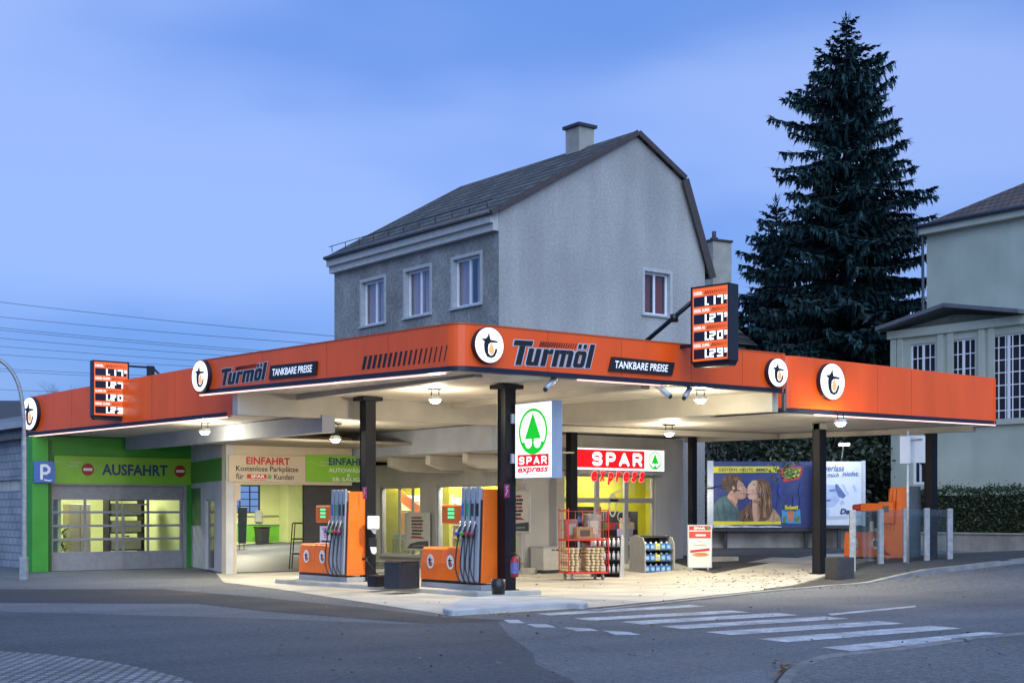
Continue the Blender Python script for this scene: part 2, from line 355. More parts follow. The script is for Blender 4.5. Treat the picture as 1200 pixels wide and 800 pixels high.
# forecourt concrete
yard = [G(325,690), G(515,719), G(530,722), G(690,712), G(800,702), G(900,692), G(945,684), G(1000,668), G(1034,661)]
yard = [p[:2] for p in yard]+[(36.0,27.5),(33.5,33),(24.8,33),(24.8,41.6),(22.6,41.6),(18.2,38.0),G(262,682)[:2]]
structure('forecourt', sheet(yard, .006), brickmat('yard slabs', (.42,.40,.35), (.38,.36,.32), (.28,.27,.24), 3.5, 3.5, .8, .012, .25, 'xy', 0))
structure('driveway', sheet([G(836,672)[:2], (38.5,30.5), (40,36), (33.2,36), G(812,666)[:2]], .010), PATCH)
structure('concrete_patch', sheet([G(876,659), G(905,653), G(962,655), G(960,661)], .014), YARD)
structure('asphalt_patch', sheet([G(0,706), G(230,707), G(310,716), G(505,731), G(600,727), G(515,722), G(430,712), G(300,699), G(190,690), G(0,690)], .003), PATCH)
structure('asphalt_patch', sheet([G(-200,716), G(0,716), G(300,724), G(480,731), G(583,727), G(596,744), G(625,765), G(628,778), G(672,797), G(690,830), G(-200,830)], .0025), ROADD)
# pavement on the far right with its kerb
ko = smooth([G(700,716)[:2], G(800,705)[:2], G(900,693.5)[:2], G(960,688)[:2], G(1010,684)[:2], G(1050,678)[:2], G(1100,671)[:2], G(1200,659.5)[:2], (52,22.5)], 5)
inner = [G(700,712)[:2], G(800,702)[:2], G(900,691)[:2], G(945,683.5)[:2], G(1000,668.5)[:2], G(1034,660.5)[:2], G(1100,653.5)[:2], G(1200,649)[:2], (52,26.5)]
structure('pavement', sheet(ko+inner[::-1], dzp), WALKM)
n = len(ko); kz = [dzp(p[0])+.006 for p in ko]
structure('kerb', kerbline(ko, .16, -.1, kz), KERB)
ki = smooth(inner[2:8], 5); structure('edging', kerbline(ki, .1, -.1, [dzp(p[0])+.012 for p in ki]), mat('dark edging stone', (.13,.125,.12), .85, .3, 4, .3, 40, fine=.2))
# raised corner slab of the forecourt
sl_ = [G(519,712,.10), G(530,707,.10), G(553,699,.10), G(640,699,.10), G(684,703,.10), G(684,706.5,.10), G(655,706,.10), G(610,708,.10), G(560,712,.10), G(530,714.5,.10)]
sl_ = [p[:2] for p in sl_]; mb = MB()
cx, cy = sum(p[0] for p in sl_)/len(sl_), sum(p[1] for p in sl_)/len(sl_)
mb.prism(smooth(sl_+sl_[:1], 4)[:-1][::-1], -.1, .10); structure('corner_island', mb, [mat('island slab', (.40,.40,.40), .8, .2, 1.5, .2, 40, fine=.12)], bevel=.025)
mb = MB()   # the pump island
pi_ = [(16.85,31.6),(16.55,31.2),(16.55,30.6),(17.2,23.6),(18.7,23.35),(18.8,23.9),(18.2,31.4),(17.6,31.75)]
mb.prism(pi_[::-1], -.1, .11); structure('pump_island', mb, [mat('pump island concrete', (.40,.39,.36), .8, .2, 1.5, .2, 40, fine=.12)], bevel=.03)
# zebra crossing and markings
mb = MB()
for (a, b, c, d) in (((645,721),(700,722.5),(808,708),(777,708)),): pass
BL = ((645,721),(693,727),(752,731.5),(800,737),(857,744),(922,752.5),(998,763)); TR = ((808,708.5),(856,715),(910,718),(966,722),(1028,727.5),(1092,733),(1155,740))
for q, w_ in zip(zip(BL, TR), (.5,.55,.58,.58,.6,.6,.55)):
    a_, c2 = G(*q[0]), G(*q[1]); sheet([a_[:2], (c2[0]-.08, c2[1]-w_), c2[:2], (a_[0]+.08, a_[1]+w_)], .005, mb)
structure('zebra_crossing', mb, PAINTW)
mb = MB()
for p in (((590,726),(607,726),(615,730),(597,730)), ((617,731),(640,731),(652,735),(628,735)), ((660,735),(690,736),(702,739),(676,739.5)), ((706,738.5),(735,740),(751,743.5),(722,744))):
    sheet([G(*q) for q in p], .005, mb)
sheet([G(970,719), G(1072,709.5), G(1074,711), G(974,721)], .005, mb)
structure('lane_dash', mb, PAINTW)
# near pavement bottom right, cobbled refuge bottom left
nk = smooth([G(922,815,.085)[:2], G(928,797,.085)[:2], G(944,781,.085)[:2], G(972,770,.085)[:2], G(1010,765,.085)[:2], G(1060,760,.085)[:2], G(1130,750,.085)[:2], G(1200,742.5,.085)[:2], (30,10.6)], 6)
structure('near_pavement', sheet(nk+[(30,2),(8,2),(9.6,8.0)], .075), asphalt('near pavement asphalt', (.10,.104,.11), .18))
structure('kerb_joint_shadow', kerbline(nk[::-1], -.165, -.1, .0785), mat('painted joint shadow', (.02,.018,.016), .95, .3, 6))  # dark strip paints the shadow line along the kerb's inner joint
structure('near_kerb', kerbline(nk[::-1], -.12, -.1, .10), mat('dark kerb stone', (.15,.15,.15), .8, .3, 4, .3, 40, fine=.2))
cb = smooth([G(-60,764)[:2], G(0,767)[:2], G(70,772)[:2], G(150,783)[:2], G(215,799)[:2], G(250,815)[:2]], 6)
structure('cobbled_refuge', MB().prism((cb+[(5.4,8),(-6,12)])[::-1], -.1, .05), brickmat('cobble setts', (.32,.32,.33), (.20,.20,.21), (.07,.07,.075), .16, .12, .8, .03, 1.0, 'xy'), bevel=.03)

# ------------------------------------------------------------------ emblems and lettering on a plane: b.m is the plane's frame, y < 0 towards the viewer
def emblem_art(b, cx, cz, r, y, dark, drop):
    P = lambda q: [(cx+x*r, cz+z*r) for x, z in q]
    b.flat(P([(-.06,.9),(.02,.55),(.08,.36),(.66,.30),(.66,.19),(.10,.17),(-.08,.05),(-.12,-.2),(-.46,-.02),(-.42,.22),(-.62,.32),(-.62,.38),(-.3,.42),(-.14,.6)][::-1]), y, dark)
    b.flat(P([(-.46,-.02),(-.42,-.42),(-.22,-.76),(.12,-.84),(.42,-.72),(.60,-.42),(.62,-.2),(.46,-.2),(.40,-.42),(.26,-.62),(.06,-.68),(-.10,-.52),(-.12,-.2)]), y, dark)
    b.flat(P([(.13,.22),(-.02,-.08),(-.09,-.32),(-.02,-.52),(.14,-.62),(.31,-.53),(.39,-.32),(.31,-.06)]), y-.0015, drop)
def roundel(root, fr, u, z, r):
    b = MB(fr); b.circ(u, z, r*1.04, r*1.04, -.12, -.004, 0, 40); o = part(root, 'roundel', b, [NAVY], world=True)
    b = MB(fr); b.circ(u, z, r, r, -.128, -.121, 0, 40); emblem_art(b, u, z, r*.88, -.131, 1, 2)
    e = part(root, 'emblem', b, [GL_WHITE, BLACKT, GL_DROP], world=True); e.parent = o
SPL = {'S': [[(.92,.78),(.84,.93),(.7,1),(.28,1),(.1,.9),(.06,.74),(.14,.58),(.32,.52),(.72,.48),(.9,.38),(.94,.24),(.86,.08),(.68,0),(.25,0),(.06,.1)]],
       'P': [[(.08,0),(.08,1),(.66,1),(.86,.9),(.92,.72),(.86,.52),(.66,.42),(.3,.42)]],
       'A': [[(.02,0),(.5,1),(.98,0)], [(.28,.28),(.72,.28)]],
       'R': [[(.08,0),(.08,1),(.66,1),(.86,.9),(.92,.72),(.86,.54),(.66,.44),(.3,.44)], [(.6,.44),(.92,0)]]}
def round_word(b, word, x0, x1, z0, z1, y, mi, wt=.2):
    k = len(word); cw = (x1-x0)/(k+.22*(k-1)); hh = z1-z0; w = hh*wt
    for i, ch in enumerate(word):
        a = x0+i*cw*1.22
        for st in SPL[ch]: b.stroke([(a+w/2+px*(cw-w), z0+w/2+pz*(hh-w)) for px, pz in st], w, y, mi)
def fir_logo(b, cx, cz, r, y, gr, wh):
    b.ring(cx, cz, r*.88, r, y, gr)
    a0 = math.asin(.52); arc = [(cx+r*.89*cos(t), cz+r*.89*sin(t)) for t in [pi+a0+(pi-2*a0)*i/16 for i in range(17)]]
    b.flat(arc, y-.0006, gr)
    for s in (-1, 1): b.circ(cx+s*r*.31, cz-r*.46, r*.25, r*.27, y-.0012, None, wh)
    b.flat([(cx-r*.56, cz-r*.32),(cx+r*.56, cz-r*.32),(cx, cz+r*.82)], y-.0018, gr)
    b.flat([(cx-r*.09, cz-r*.321),(cx-r*.06,cz-r*.55),(cx-r*.15, cz-r*.8),(cx+r*.15, cz-r*.8),(cx+r*.06,cz-r*.55),(cx+r*.09, cz-r*.321)], y-.0021, gr)
SEG = {'0':'abcdef','1':'bc','2':'abged','3':'abgcd','5':'afgcd','7':'abc','9':'abcdfg'}
def digit(b, ch, x, z, w, hh, y, mi):
    t = w*.27; g = t*.06; m = z+hh/2
    on = SEG[ch]; lo_, hi_ = (lambda k: x+t+g if k in on else x), x+w-t-g
    q = {'a': (lo_('f'), hi_, z+hh-t, z+hh), 'd': (lo_('e'), hi_, z, z+t), 'g': (lo_('f'), hi_, m-t/2, m+t/2), 'b': (x+w-t, x+w, m+g, z+hh),
         'c': (x+w-t, x+w, z, m-g), 'f': (x, x+t, m+g, z+hh), 'e': (x, x+t, z, m-g)}
    for s in SEG[ch]: a, c, d, e = q[s]; b.flat([(a,d),(c,d),(c,e),(a,e)], y, mi)

# ------------------------------------------------------------------ main canopy
ZL = (4.41, 5.28); ZE = (4.56, 5.33); ZR = (4.45, 5.31)
A0, A1, A2, A3 = (14.47,31.1), (15.2,21.5), (24.26,21.5), (22.75,29.2)
FL = Frame(A0, A1); FRT = Frame(A1, A2)
def lerp(a, b, t): return a+(b-a)*t
def fascia_path(pts, zb, zt, th, mb, mi=0):     # pts plan path, outside to the right of travel
    P = [Vector(p) for p in pts]; vs = []
    for i, p in enumerate(P):
        t = (P[min(i+1,len(P)-1)]-P[max(i-1,0)]).normalized(); q = p+Vector((-t.y, t.x))*th
        vs += [(p.x,p.y,zb[i]),(p.x,p.y,zt[i]),(q.x,q.y,zt[i]),(q.x,q.y,zb[i])]
    fs = [(4*i+j, 4*i+4+j, 4*i+4+(j+1)%4, 4*i+(j+1)%4) for i in range(len(P)-1) for j in range(4)]
    return mb.add(vs, fs+[(0,1,2,3), tuple(4*(len(P)-1)+j for j in (3,2,1,0))], mi)
def corner_path(a, c, b, r, n=8):
    a, c, b = map(Vector, (a, c, b)); d1 = (a-c).normalized(); d2 = (b-c).normalized(); p, q = c+d1*r, c+d2*r
    return [tuple((1-t)**2*p+2*t*(1-t)*c+t*t*q) for t in [i/n for i in range(n+1)]]
can = thing('canopy', 'raised orange front canopy with rounded corner, large dark lettering and two lit bars of text', 'canopy', (18.1,23.7,0))
cpth = corner_path(A0, A1, A2, .35); full = [A0]+cpth+[A2]
zb = [ZE[0]]+[ZL[0]]*len(cpth)+[ZR[0]]; zt = [ZE[1]]+[ZL[1]]*len(cpth)+[ZR[1]]
mb = MB(); fascia_path(full, zb, zt, .12, mb)
fascia_path([A2, A3], [ZR[0], 4.5], [ZR[1], 5.3], .12, mb); fascia_path([A3, (15.4,29.85)], [4.5,4.52], [5.3,5.3], .12, mb); fascia_path([(15.4,29.9), A0], [4.52, ZE[0]], [5.3, ZE[1]], .12, mb)
part(can, 'fascia', mb, [ORANGE], world=True)
mb = MB(FL)
def zl(u): return lerp(ZE[0], ZL[0], u/FL.len), lerp(ZE[1], ZL[1], u/FL.len)
def zr(u): return lerp(ZL[0], ZR[0], u/FRT.len), lerp(ZL[1], ZR[1], u/FRT.len)
for px in (308, 383, 455):
    u, _ = FL.hit(px, 440); a, b = zl(u); mb = MB(FL); mb.box(u-.006, u+.006, -.002, .01, a+.1, b-.02); part(can, 'panel_seam', mb, [SEAM], world=True)
for px in (642, 728, 810, 870):
    u, _ = FRT.hit(px, 440); a, b = zr(u); mb = MB(FRT); mb.box(u-.006, u+.006, -.002, .01, a+.1, b-.02); part(can, 'panel_seam', mb, [SEAM], world=True)
mb = MB()
out_ = [(p[0]-.012*(i < 6), p[1]-.012*(i > 1)) for i, p in enumerate(full)]
fascia_path(out_, [z-.012 for z in zb], [z+.085 for z in zb], .2, mb); part(can, 'edge_trim', mb, [NAVY], world=True)
mb = MB(); fascia_path([(p[0]-.012, p[1]-.012) for p in full], zt, [z+.025 for z in zt], .16, mb); part(can, 'coping', mb, [mat('orange coping', (.5,.09,.012), .4, .1)], world=True)
mb = MB(); fascia_path([(A0[0]+.0,A0[1]-.05), (A1[0]-.0, A1[1]+.4)], [ZE[0]-.05, ZL[0]-.05], [ZE[0]-.018, ZL[0]-.018], .03, mb); part(can, 'light_strip', mb, [GL_PINK], world=True); mb = MB()
p0 = FRT.w(FRT.hit(680,447)[0], 0, 0); p1 = FRT.w(FRT.hit(778,447)[0], 0, 0); fascia_path([(p0.x,p0.y+.06),(p1.x,p1.y+.06)], [4.385,4.40], [4.42,4.43], .05, mb)
part(can, 'light_strip', mb, [GL_PINK], world=True)
mb = MB(); po = [(15.32,21.62),(24.14,21.62),(22.65,29.1),(15.5,29.75),(14.6,31.0)]; zz = [4.43,4.47,4.5,4.52,4.56]
mb.add([(x,y,z) for (x,y),z in zip(po,zz)]+[(x,y,5.18) for x,y in po], [(0,4,3,2,1),(5,6,7,8,9)]+[(i,(i+1)%5,5+(i+1)%5,5+i) for i in range(5)])
part(can, 'soffit', mb, [SOFF], world=True)
mb = MB(); mb.prism(po, 5.20, 5.23); part(can, 'roof', mb, [ROOFT], world=True)
mb = MB()   # downstand beam where the raised roof steps to the low one
fascia_path([(14.75,29.62),(22.6,29.02)], [4.0]*2, [4.55]*2, .3, mb); part(can, 'beam', mb, [BEAMC], world=True)
mb = MB(); fascia_path([(22.62,29.0),(24.08,21.72)], [4.0,4.03], [4.55]*2, .25, mb); part(can, 'beam', mb, [BEAMC], world=True)
mb = MB(); mb.box(20.3, 20.56, 22.0, 29, 4.36, 4.52); part(can, 'beam', mb, [BEAMC], world=True); mb = MB(); mb.box(16.1,16.3,22.2,29.3,4.38,4.5); part(can, 'beam', mb, [BEAMC], world=True)
mb = MB(); q = FL.w(.35,.1,0); mb.box(14.95,15.13,29.9,30.1,4.05,4.55); part(can, 'bracket', mb, [mat('grey bracket', (.4,.4,.38), .6)], world=True)
mb = MB(); mb.box(15.3,15.36,29.84,29.9,4.02,4.5).box(15.36,15.5,29.84,29.9,4.02,4.08); part(can, 'downpipe', mb, [BLACK], world=True)
def column(root, x, y, z0, z1, w=.28, head=True):
    mb = MB(); t = .022; f = w/2
    mb.box(x-f, x+f, y-f, y-f+t, z0, z1).box(x-f, x+f, y+f-t, y+f, z0, z1).box(x-.012, x+.012, y-f+t, y+f-t, z0, z1).box(x-f+.01, x+f-.01, y-f+t+.004, y+f-t-.004, z0, z1-.01)
    c = part(root, 'column', mb, [COLM], .006, world=True)
    if head: mb = MB(); mb.box(x-f-.13, x+f+.13, y-f-.1, y+f+.1, z1-.09, z1-.002); k = part(root, 'column_head', mb, [COLM], world=True); k.parent = c
    mb = MB(); mb.box(x-f-.05, x+f+.05, y-f-.05, y+f+.05, z0, z0+.025); k = part(root, 'base_plate', mb, [COLM], world=True); k.parent = c
P1, P2 = (18.05,23.72), (17.74,28.78)
column(can, *P1, .10, 4.44); column(can, *P2, .10, 4.49)
# roundels, lettering, banner, slanted bars
def on_left(px, py): return FL.hit(px, py)
u, z = on_left(239.5, 441); roundel(can, FL, u, z, .36)
u, z = FRT.hit(569, 405); roundel(can, FRT, u, z, .33)
u, z = FRT.hit(907, 437); roundel(can, FRT, u, z, .31)
def brand(fr, pa, pb):                      # pa/pb pixel corners (x, y bottom) and (x, y top)
    u0, z0 = fr.hit(*pa[0]); _, z1 = fr.hit(*pa[1]); u1, z2 = fr.hit(*pb[0]); _, z3 = fr.hit(*pb[1])
    hh = min(z1-z0, z3-z2); z1 = z0+hh; sl = (z2-z0)/(u1-u0); wd = u1-u0
    b = MB(fr); sx, zh = wd/3.42, hh; st = .225
    def blk(x0, x1, a, c): return [(x0,a),(x1,a),(x1,c),(x0,c)]
    pcs = [blk(0,.80,.79,1.0), blk(.27,.52,0,.78)]
    pcs += [[(.70,.07),(.77,0),(.77+st,.0),(.70+st,.12),(.70+st,.70),(.70,.70)], [(.93,0),(1.02,0),(1.02,.16),(.93,.16)], blk(1.02,1.02+st,0,.70)]
    pcs += [blk(1.34,1.34+st,0,.70), [(1.57,.50),(1.78,.50),(1.78,.71),(1.66,.71),(1.57,.64)]]
    pcs += [blk(1.84,1.84+st,0,.70), [(2.07,.53),(2.17,.53),(2.17,.70),(2.07,.70)], blk(2.17,2.17+.2,0,.70), [(2.375,.53),(2.47,.53),(2.47,.70),(2.375,.70)], [(2.475,0),(2.475+st,0),(2.475+st,.62),(2.62,.70),(2.475,.70)]]
    pcs += [[(2.78,.10),(2.86,0),(2.98,.0),(2.98,.70),(2.86,.70),(2.78,.60)], blk(2.98,3.10,0,.17), blk(2.98,3.10,.53,.70), [(3.10,0),(3.22,0),(3.30,.10),(3.30,.60),(3.22,.70),(3.10,.70)], blk(2.84,2.99,.80,.98), blk(3.08,3.23,.80,.98)]
    pcs += [blk(3.37,3.37+st,0,1.0)]
    def place(p): return [(u0+(x+z*.25)*sx*.89, z0+z*zh+sl*(x*sx)) for x, z in p]
    yy = -.004
    for p in pcs:
        cx2, cz2 = sum(q[0] for q in p)/len(p), sum(q[1] for q in p)/len(p); g = .035
        yy -= .0003; b.flat(place([(x+(g*1.2 if x > cx2 else -g*1.2), z+(g if z > cz2 else -g)) for x, z in p]), yy, 0)
    yy -= .003
    for p in pcs: yy -= .0003; b.flat(place(p), yy, 1)
    part(can, 'lettering', b, [mat('pale lettering rim', (.55,.57,.62), .5, 0), BLACKT], world=True)
    b = MB(fr)
    for i in range(16):
        x = u0+wd*.34+i*wd*.44/16; a = z0+hh*.80+sl*(x-u0); t = wd*.018*(1-i*.045); b.ext([(x,a),(x+t,a),(x+t+.05,a+hh*.2),(x+.05,a+hh*.2)], -.012, -.002)
    part(can, 'slanted_bar', b, [mat('dark red bars', (.09,.015,.008), .5, 0)], world=True)
def banner(fr, q, txt):                     # four pixel corners: bl, br, tr, tl
    c = [fr.hit(*p) for p in q]; b = MB(fr); b.ext([(x,z) for x,z in c], -.05, -.003, 0)
    u0, u1 = c[0][0]+.16, c[1][0]-.12; hh = c[3][1]-c[0][1]; sl = (c[1][1]-c[0][1])/(c[1][0]-c[0][0]); z0 = c[0][1]+hh*.22+sl*.16
    b.text(txt, u0, u1, z0, z0+hh*.52, -.052, 1, .01, .18, slope=sl); part(can, 'banner', b, [BLACKT, glow('lit banner lettering', (.75,.82,1), .95)], world=True)
brand(FL, ((257,452),(257,428)), ((314,444),(314,424))); brand(FRT, ((596,427),(596,396)), ((697,432),(697,404)))
banner(FL, [(317,444.5),(372,439),(373,423),(319,428.5)], 'TANKBARE PREISE'); banner(FRT, [(712,434.5),(786,440),(789,425),(716,418)], 'TANKBARE PREISE')
b = MB(FL)
for i in range(17):
    px = 424+i*6.0; u, z = FL.hit(px, 433-i*.62); t = .085*(1-i/17)+.018; sl = .3; b.ext([(u,z),(u+t,z-.002),(u+t+.09,z+.26+i*.002),(u+.09,z+.262+i*.002)], -.006, -.001)
part(can, 'slanted_bar', b, [BLACKT], world=True)

# ------------------------------------------------------------------ low roof round the raised one
low = thing('canopy', 'lower orange edged roof wrapped behind the raised canopy, from garage to far right columns', 'canopy', (24.6,31.5,0))
C0, C1 = (13.98,41.6), (15.4,31.5); B0, B1 = (25.15,22.3), (33.45,22.2)
LP = [C0, C1, (15.55,29.95), (22.75,29.35), (24.35,24.6), (25.15,24.3), B0, B1, (31.5,32.9), (24.86,32.9), (24.86,41.6)]
zsof = lambda x, y: lerp(4.10, 4.03, max(0, min(1, (y-31.5)/10)))
ztop = lambda x, y: lerp(5.16, 4.98, max(0, min(1, (y-31.5)/10)))
LPI = [(14.1,41.5),(15.47,31.6),(15.62,30.0),(22.75,29.4),(24.4,24.65),(25.2,24.35),(25.22,22.38),(33.33,22.29),(31.42,32.85),(24.84,32.85),(24.84,41.5)]
mb = MB(); mb.prism(LPI, lambda x,y: zsof(x,y)+.03, ztop); part(low, 'roof', mb, [ROOFT], world=True)
inset = [(14.15,41.5),(15.5,31.6),(15.6,30.0),(22.75,29.4),(24.42,24.7),(25.3,24.35),(25.3,22.45),(33.25,22.35),(31.4,32.85),(24.83,32.85),(24.83,41.5)]
mb = MB(); mb.prism(inset, zsof, lambda x,y: zsof(x,y)+.028); part(low, 'soffit', mb, [wavemat('board soffit', (.46,.44,.40), 'X', 2.0, .4)], world=True)
FC = Frame(C0, C1); FB = Frame(B0, B1)
mb = MB(); fascia_path([C0, C1], [4.01,4.10], [5.14,5.42], .1, mb); fascia_path([C1, (15.6,29.9)], [4.1,4.1], [5.4,5.4], .1, mb)
for px in (84, 178, 205):
    mb.m = FC.m; u, _ = FC.hit(px, 470); mb.box(u-.006,u+.006,-.002,.01,lerp(4.01,4.1,u/FC.len)+.09, lerp(5.14,5.42,u/FC.len)-.02,1)
part(low, 'fascia', mb, [ORANGE, SEAM], world=True)
mb = MB(); bp_ = [(25.05,24.6)]+corner_path((25.1,24.6), B0, B1, .45)+[B1]; nb = len(bp_)
fascia_path(bp_, [4.10]*(nb-1)+[4.12], [5.43]*(nb-1)+[5.36], .1, mb); fascia_path([B1, (31.5,32.9)], [4.12,4.1], [5.36,5.3], .1, mb)
mb.m = FB.m
for px in (1028, 1068): u, _ = FB.hit(px, 450); mb.box(u-.006,u+.006,-.002,.01,4.2,5.36,1)
part(low, 'fascia', mb, [ORANGE, SEAM], world=True)
mb = MB(); fascia_path([(C0[0]-.012,C0[1]), (C1[0]-.012,C1[1])], [4.0,4.09], [4.1,4.19], .16, mb); part(low, 'edge_trim', mb, [NAVY], world=True); mb = MB()
fascia_path([(p[0]-.012*(i<6), p[1]-.012*(i>1)) for i,p in enumerate(bp_)], [4.09]*(nb-1)+[4.11], [4.2]*(nb-1)+[4.21], .16, mb); part(low, 'edge_trim', mb, [NAVY], world=True)
mb = MB(); fascia_path([C0,C1], [3.965,4.055],[3.995,4.085],.03,mb); part(low, 'light_strip', mb, [GL_PINK], world=True); mb = MB(); fascia_path([(26.2,22.3),B1],[4.06,4.08],[4.088,4.108],.03,mb); part(low, 'light_strip', mb, [GL_PINK], world=True)
u, z = FC.hit(36.5, 485); roundel(low, FC, u+.12, z, .47)
u, z = FB.hit(971, 447.5); roundel(low, FB, u, z, .43)
mb = MB(); mb.box(16.85,17.2,29.4,41.4,3.66,4.07); part(low, 'beam', mb, [BLUEB], world=True)
mb = MB(); mb.box(17.21,22.2,33.4,36.5,3.655,3.72); part(low, 'ceiling_board', mb, [mat('brown ceiling board', (.24,.21,.17), .7, .1, 1)], world=True)
mb = MB(); mb.box(22.05,22.3,29.6,38.5,3.38,4.07)
part(low, 'beam', mb, [BLUEB], world=True)
for y in (35.0, 33.0, 31.2):
    mb = MB(Frame((22.31,y),(23.3,y))); mb.ext([(0,3.36),(0,3.1),(.5,2.95),(2.55,2.95),(2.55,3.36)], -.12, .12); part(low, 'corbel', mb, [BEAMC], .02, world=True)
mb = MB(); mb.box(22.31,24.85,29.6,38.5,3.365,3.4); part(low, 'ceiling_board', mb, [BEAMC], world=True)
mb = MB(); fascia_path([(22.75,29.3),(31.6,28.3)],[3.92,3.92],[4.07,4.07],.25,mb); part(low, 'beam', mb, [BEAMC], world=True)
mb = MB(); fascia_path([(31.0,31.6),(33.0,22.6)],[3.93,3.93],[4.07,4.07],.2,mb); part(low, 'beam', mb, [BEAMC], world=True)
column(low, 28.62, 24.2, h(28.6), 4.07, .26, False); column(low, 33.35, 24.2, h(33.3), 4.07, .26, False)
mb = MB(); mb.box(28.5,28.74,24.05,24.35,3.9,4.06); part(low, 'bracket', mb, [BEAMC], world=True)
p = atD(670, 600, 40.6); column(low, p[0], p[1], 0, 4.05, .24, False)
p = atD(811.5, 600, 43.2); column(low, p[0], p[1], h(p[0]), 4.05, .2, False)

# ------------------------------------------------------------------ house with the shop on the ground floor
house = thing('house', 'tall grey rendered house with dark tiled roof rising right behind the orange canopy', 'house', (24.9,33.1,0))
HX, HY = 24.9, 33.1; FS = facing_x(HX, 42.6); FG = facing_y(HX, HY)
HL = 42.6-HY
ridge = atY(745,158,HY); kink = atY(800,211,HY); ev2 = atY(826,308,HY); ev1 = (HX, HY, atY(584,250,HY)[2])
holesS = []
for (xa, xb, ya, yb) in ((424,453,327,384),(475,507,312,372),(531,558,298,361)):
    u0, z1 = FS.hit(xa, (ya+6)); u1, _ = FS.hit(xb, ya); _, z0 = FS.hit(xa, yb); holesS.append((u0, u1, z0, z1))
zz1 = sum(q[3] for q in holesS)/3; zz0 = sum(q[2] for q in holesS)/3; holesS = [(a, a+1.42, zz0, zz1) for a, b, _, _ in holesS]
u0, z1 = FG.hit(755,317); u1, z0 = FG.hit(785,371); holesG = [(u0, u1, z0, z1)]
ez = ev1[2]-.35
mb = MB(FS); sh_holes = [(3.15,5.15,.34,2.6),(6.15,8.9,.34,2.6)]
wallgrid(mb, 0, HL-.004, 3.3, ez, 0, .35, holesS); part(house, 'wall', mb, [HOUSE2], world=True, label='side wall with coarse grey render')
mb = MB(FG); a = ridge[0]-HX; b_ = kink[0]-HX; c = ev2[0]-HX; q = holesG[0]
wallgrid(mb, .004, c, 0, q[3]+.4, 0, .35, [q, (0,6.4,0,4.0)], 0)
mb.ext([(.004,q[3]+.4),(c,q[3]+.4),(c,ev2[2]-.1),(b_,kink[2]-.04),(a,ridge[2]-.02),(.004,ev1[2]+.08)], 0, .35, 0)
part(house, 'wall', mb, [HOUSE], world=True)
mb = MB(FS); mb.box(.36, HL-.01, c-.3, c-.01, 0, ez-.6); part(house, 'wall', mb, [HOUSE], world=True); mb = MB(); mb.box(25.26,33.1,42.25,42.55,0,9); part(house, 'wall', mb, [HOUSE], world=True)
TILE = brickmat('dark roof tiles', (.13,.12,.095), (.05,.052,.045), (.010,.010,.010), .34, .30, .8, .05, 1.0, 'yz')
mb = MB(); y0, y1 = HY-.12, 42.62
def roofslab(mb, p, q, t=.11):
    d = Vector((q[0]-p[0], 0, q[2]-p[2])).normalized(); n_ = Vector((-d.z, 0, d.x))*t
    v = [(p[0],p[2]),(q[0],q[2]),(q[0]+n_.x,q[2]+n_.z),(p[0]+n_.x,p[2]+n_.z)]
    mb.add([(x,y0,z) for x,z in v]+[(x,y1,z) for x,z in v], [(0,1,2,3),(7,6,5,4),(0,4,5,1),(1,5,6,2),(2,6,7,3),(3,7,4,0)])
E0 = (HX-.36, HY, ev1[2]-.08); roofslab(mb, E0, ridge); roofslab(mb, ridge, kink); roofslab(mb, kink, (ev2[0]+.25, HY, ev2[2]-.5))
roof = part(house, 'roof', mb, [TILE], world=True)
mb = MB()   # verge boards along the gable
for p, q in ((E0, ridge), (ridge, kink), (kink, (ev2[0]+.25, HY, ev2[2]-.5))):
    d = Vector((q[0]-p[0], 0, q[2]-p[2])).normalized(); n_ = Vector((-d.z,0,d.x)); lo_ = .03 if abs(d.x) > .5 else .16
    v = [(p[0]-n_.x*lo_,p[2]-n_.z*lo_),(q[0]-n_.x*lo_,q[2]-n_.z*lo_),(q[0]+n_.x*.13,q[2]+n_.z*.13),(p[0]+n_.x*.13,p[2]+n_.z*.13)]
    mb.ext(v, HY-.17, HY-.122)
k = part(house, 'verge', mb, [mat('brown verge board', (.06,.045,.045), .6, .2)], world=True)
mb = MB(FS); mb.ext([(-.02,ez-.16),(HL-.01,ez-.16),(HL-.01,ez+.40),(-.02,ez+.40)], -.20, -.003); mb.box(-.02,HL-.005,-.31,-.201,ez+.06,ez+.34); part(house, 'eaves_board', mb, [mat('cream eaves paint',(.46,.46,.44),.6,.1)], world=True)
mb = MB(); zg = ez+.36; mb.tube([(HX-.40,HY-.1,zg-.02),(HX-.40,42.6,zg-.02)], .06, 10); g = part(house, 'gutter', mb, [mat('gutter zinc', (.10,.10,.11), .5, .2)], world=True)
mb = MB()
for i in range(11): y = HY+.3+i*.9; mb.tube([(HX-.2,y,zg+.2),(HX-.22,y,zg+.40)], .014, 5)
mb.tube([(HX-.22,HY,zg+.40),(HX-.22,42.6,zg+.40)], .014, 5); part(house, 'snow_guard', mb, [DGREY], world=True)
chm = atY(680,150,HY+2.6); mb = MB(); cx_ = chm[0]; zc1 = atY(679,151,HY+2.6)[2]; zc0 = zc1-3
mb.box(cx_-.30,cx_+.34,HY+2.3,HY+3.0,zc0,zc1); ch = part(house, 'chimney', mb, [mat('chimney render', (.33,.32,.29), .9, .2, 1.5, .3, 25)], world=True)
mb = MB(); mb.box(cx_-.38,cx_+.42,HY+2.22,HY+3.08,zc1,zc1+.1); k = part(house, 'chimney_cap', mb, [DGREY], world=True); k.parent = ch
CURT = mat('rosy curtain', (.48,.30,.33), .9, .25, 3, stretch=(9,9,.2)); CURTD = mat('dark red curtain', (.20,.035,.04), .9, .25, 3, stretch=(9,9,.2))
DARKIN = mat('dark room', (.015,.017,.02), .9, 0)
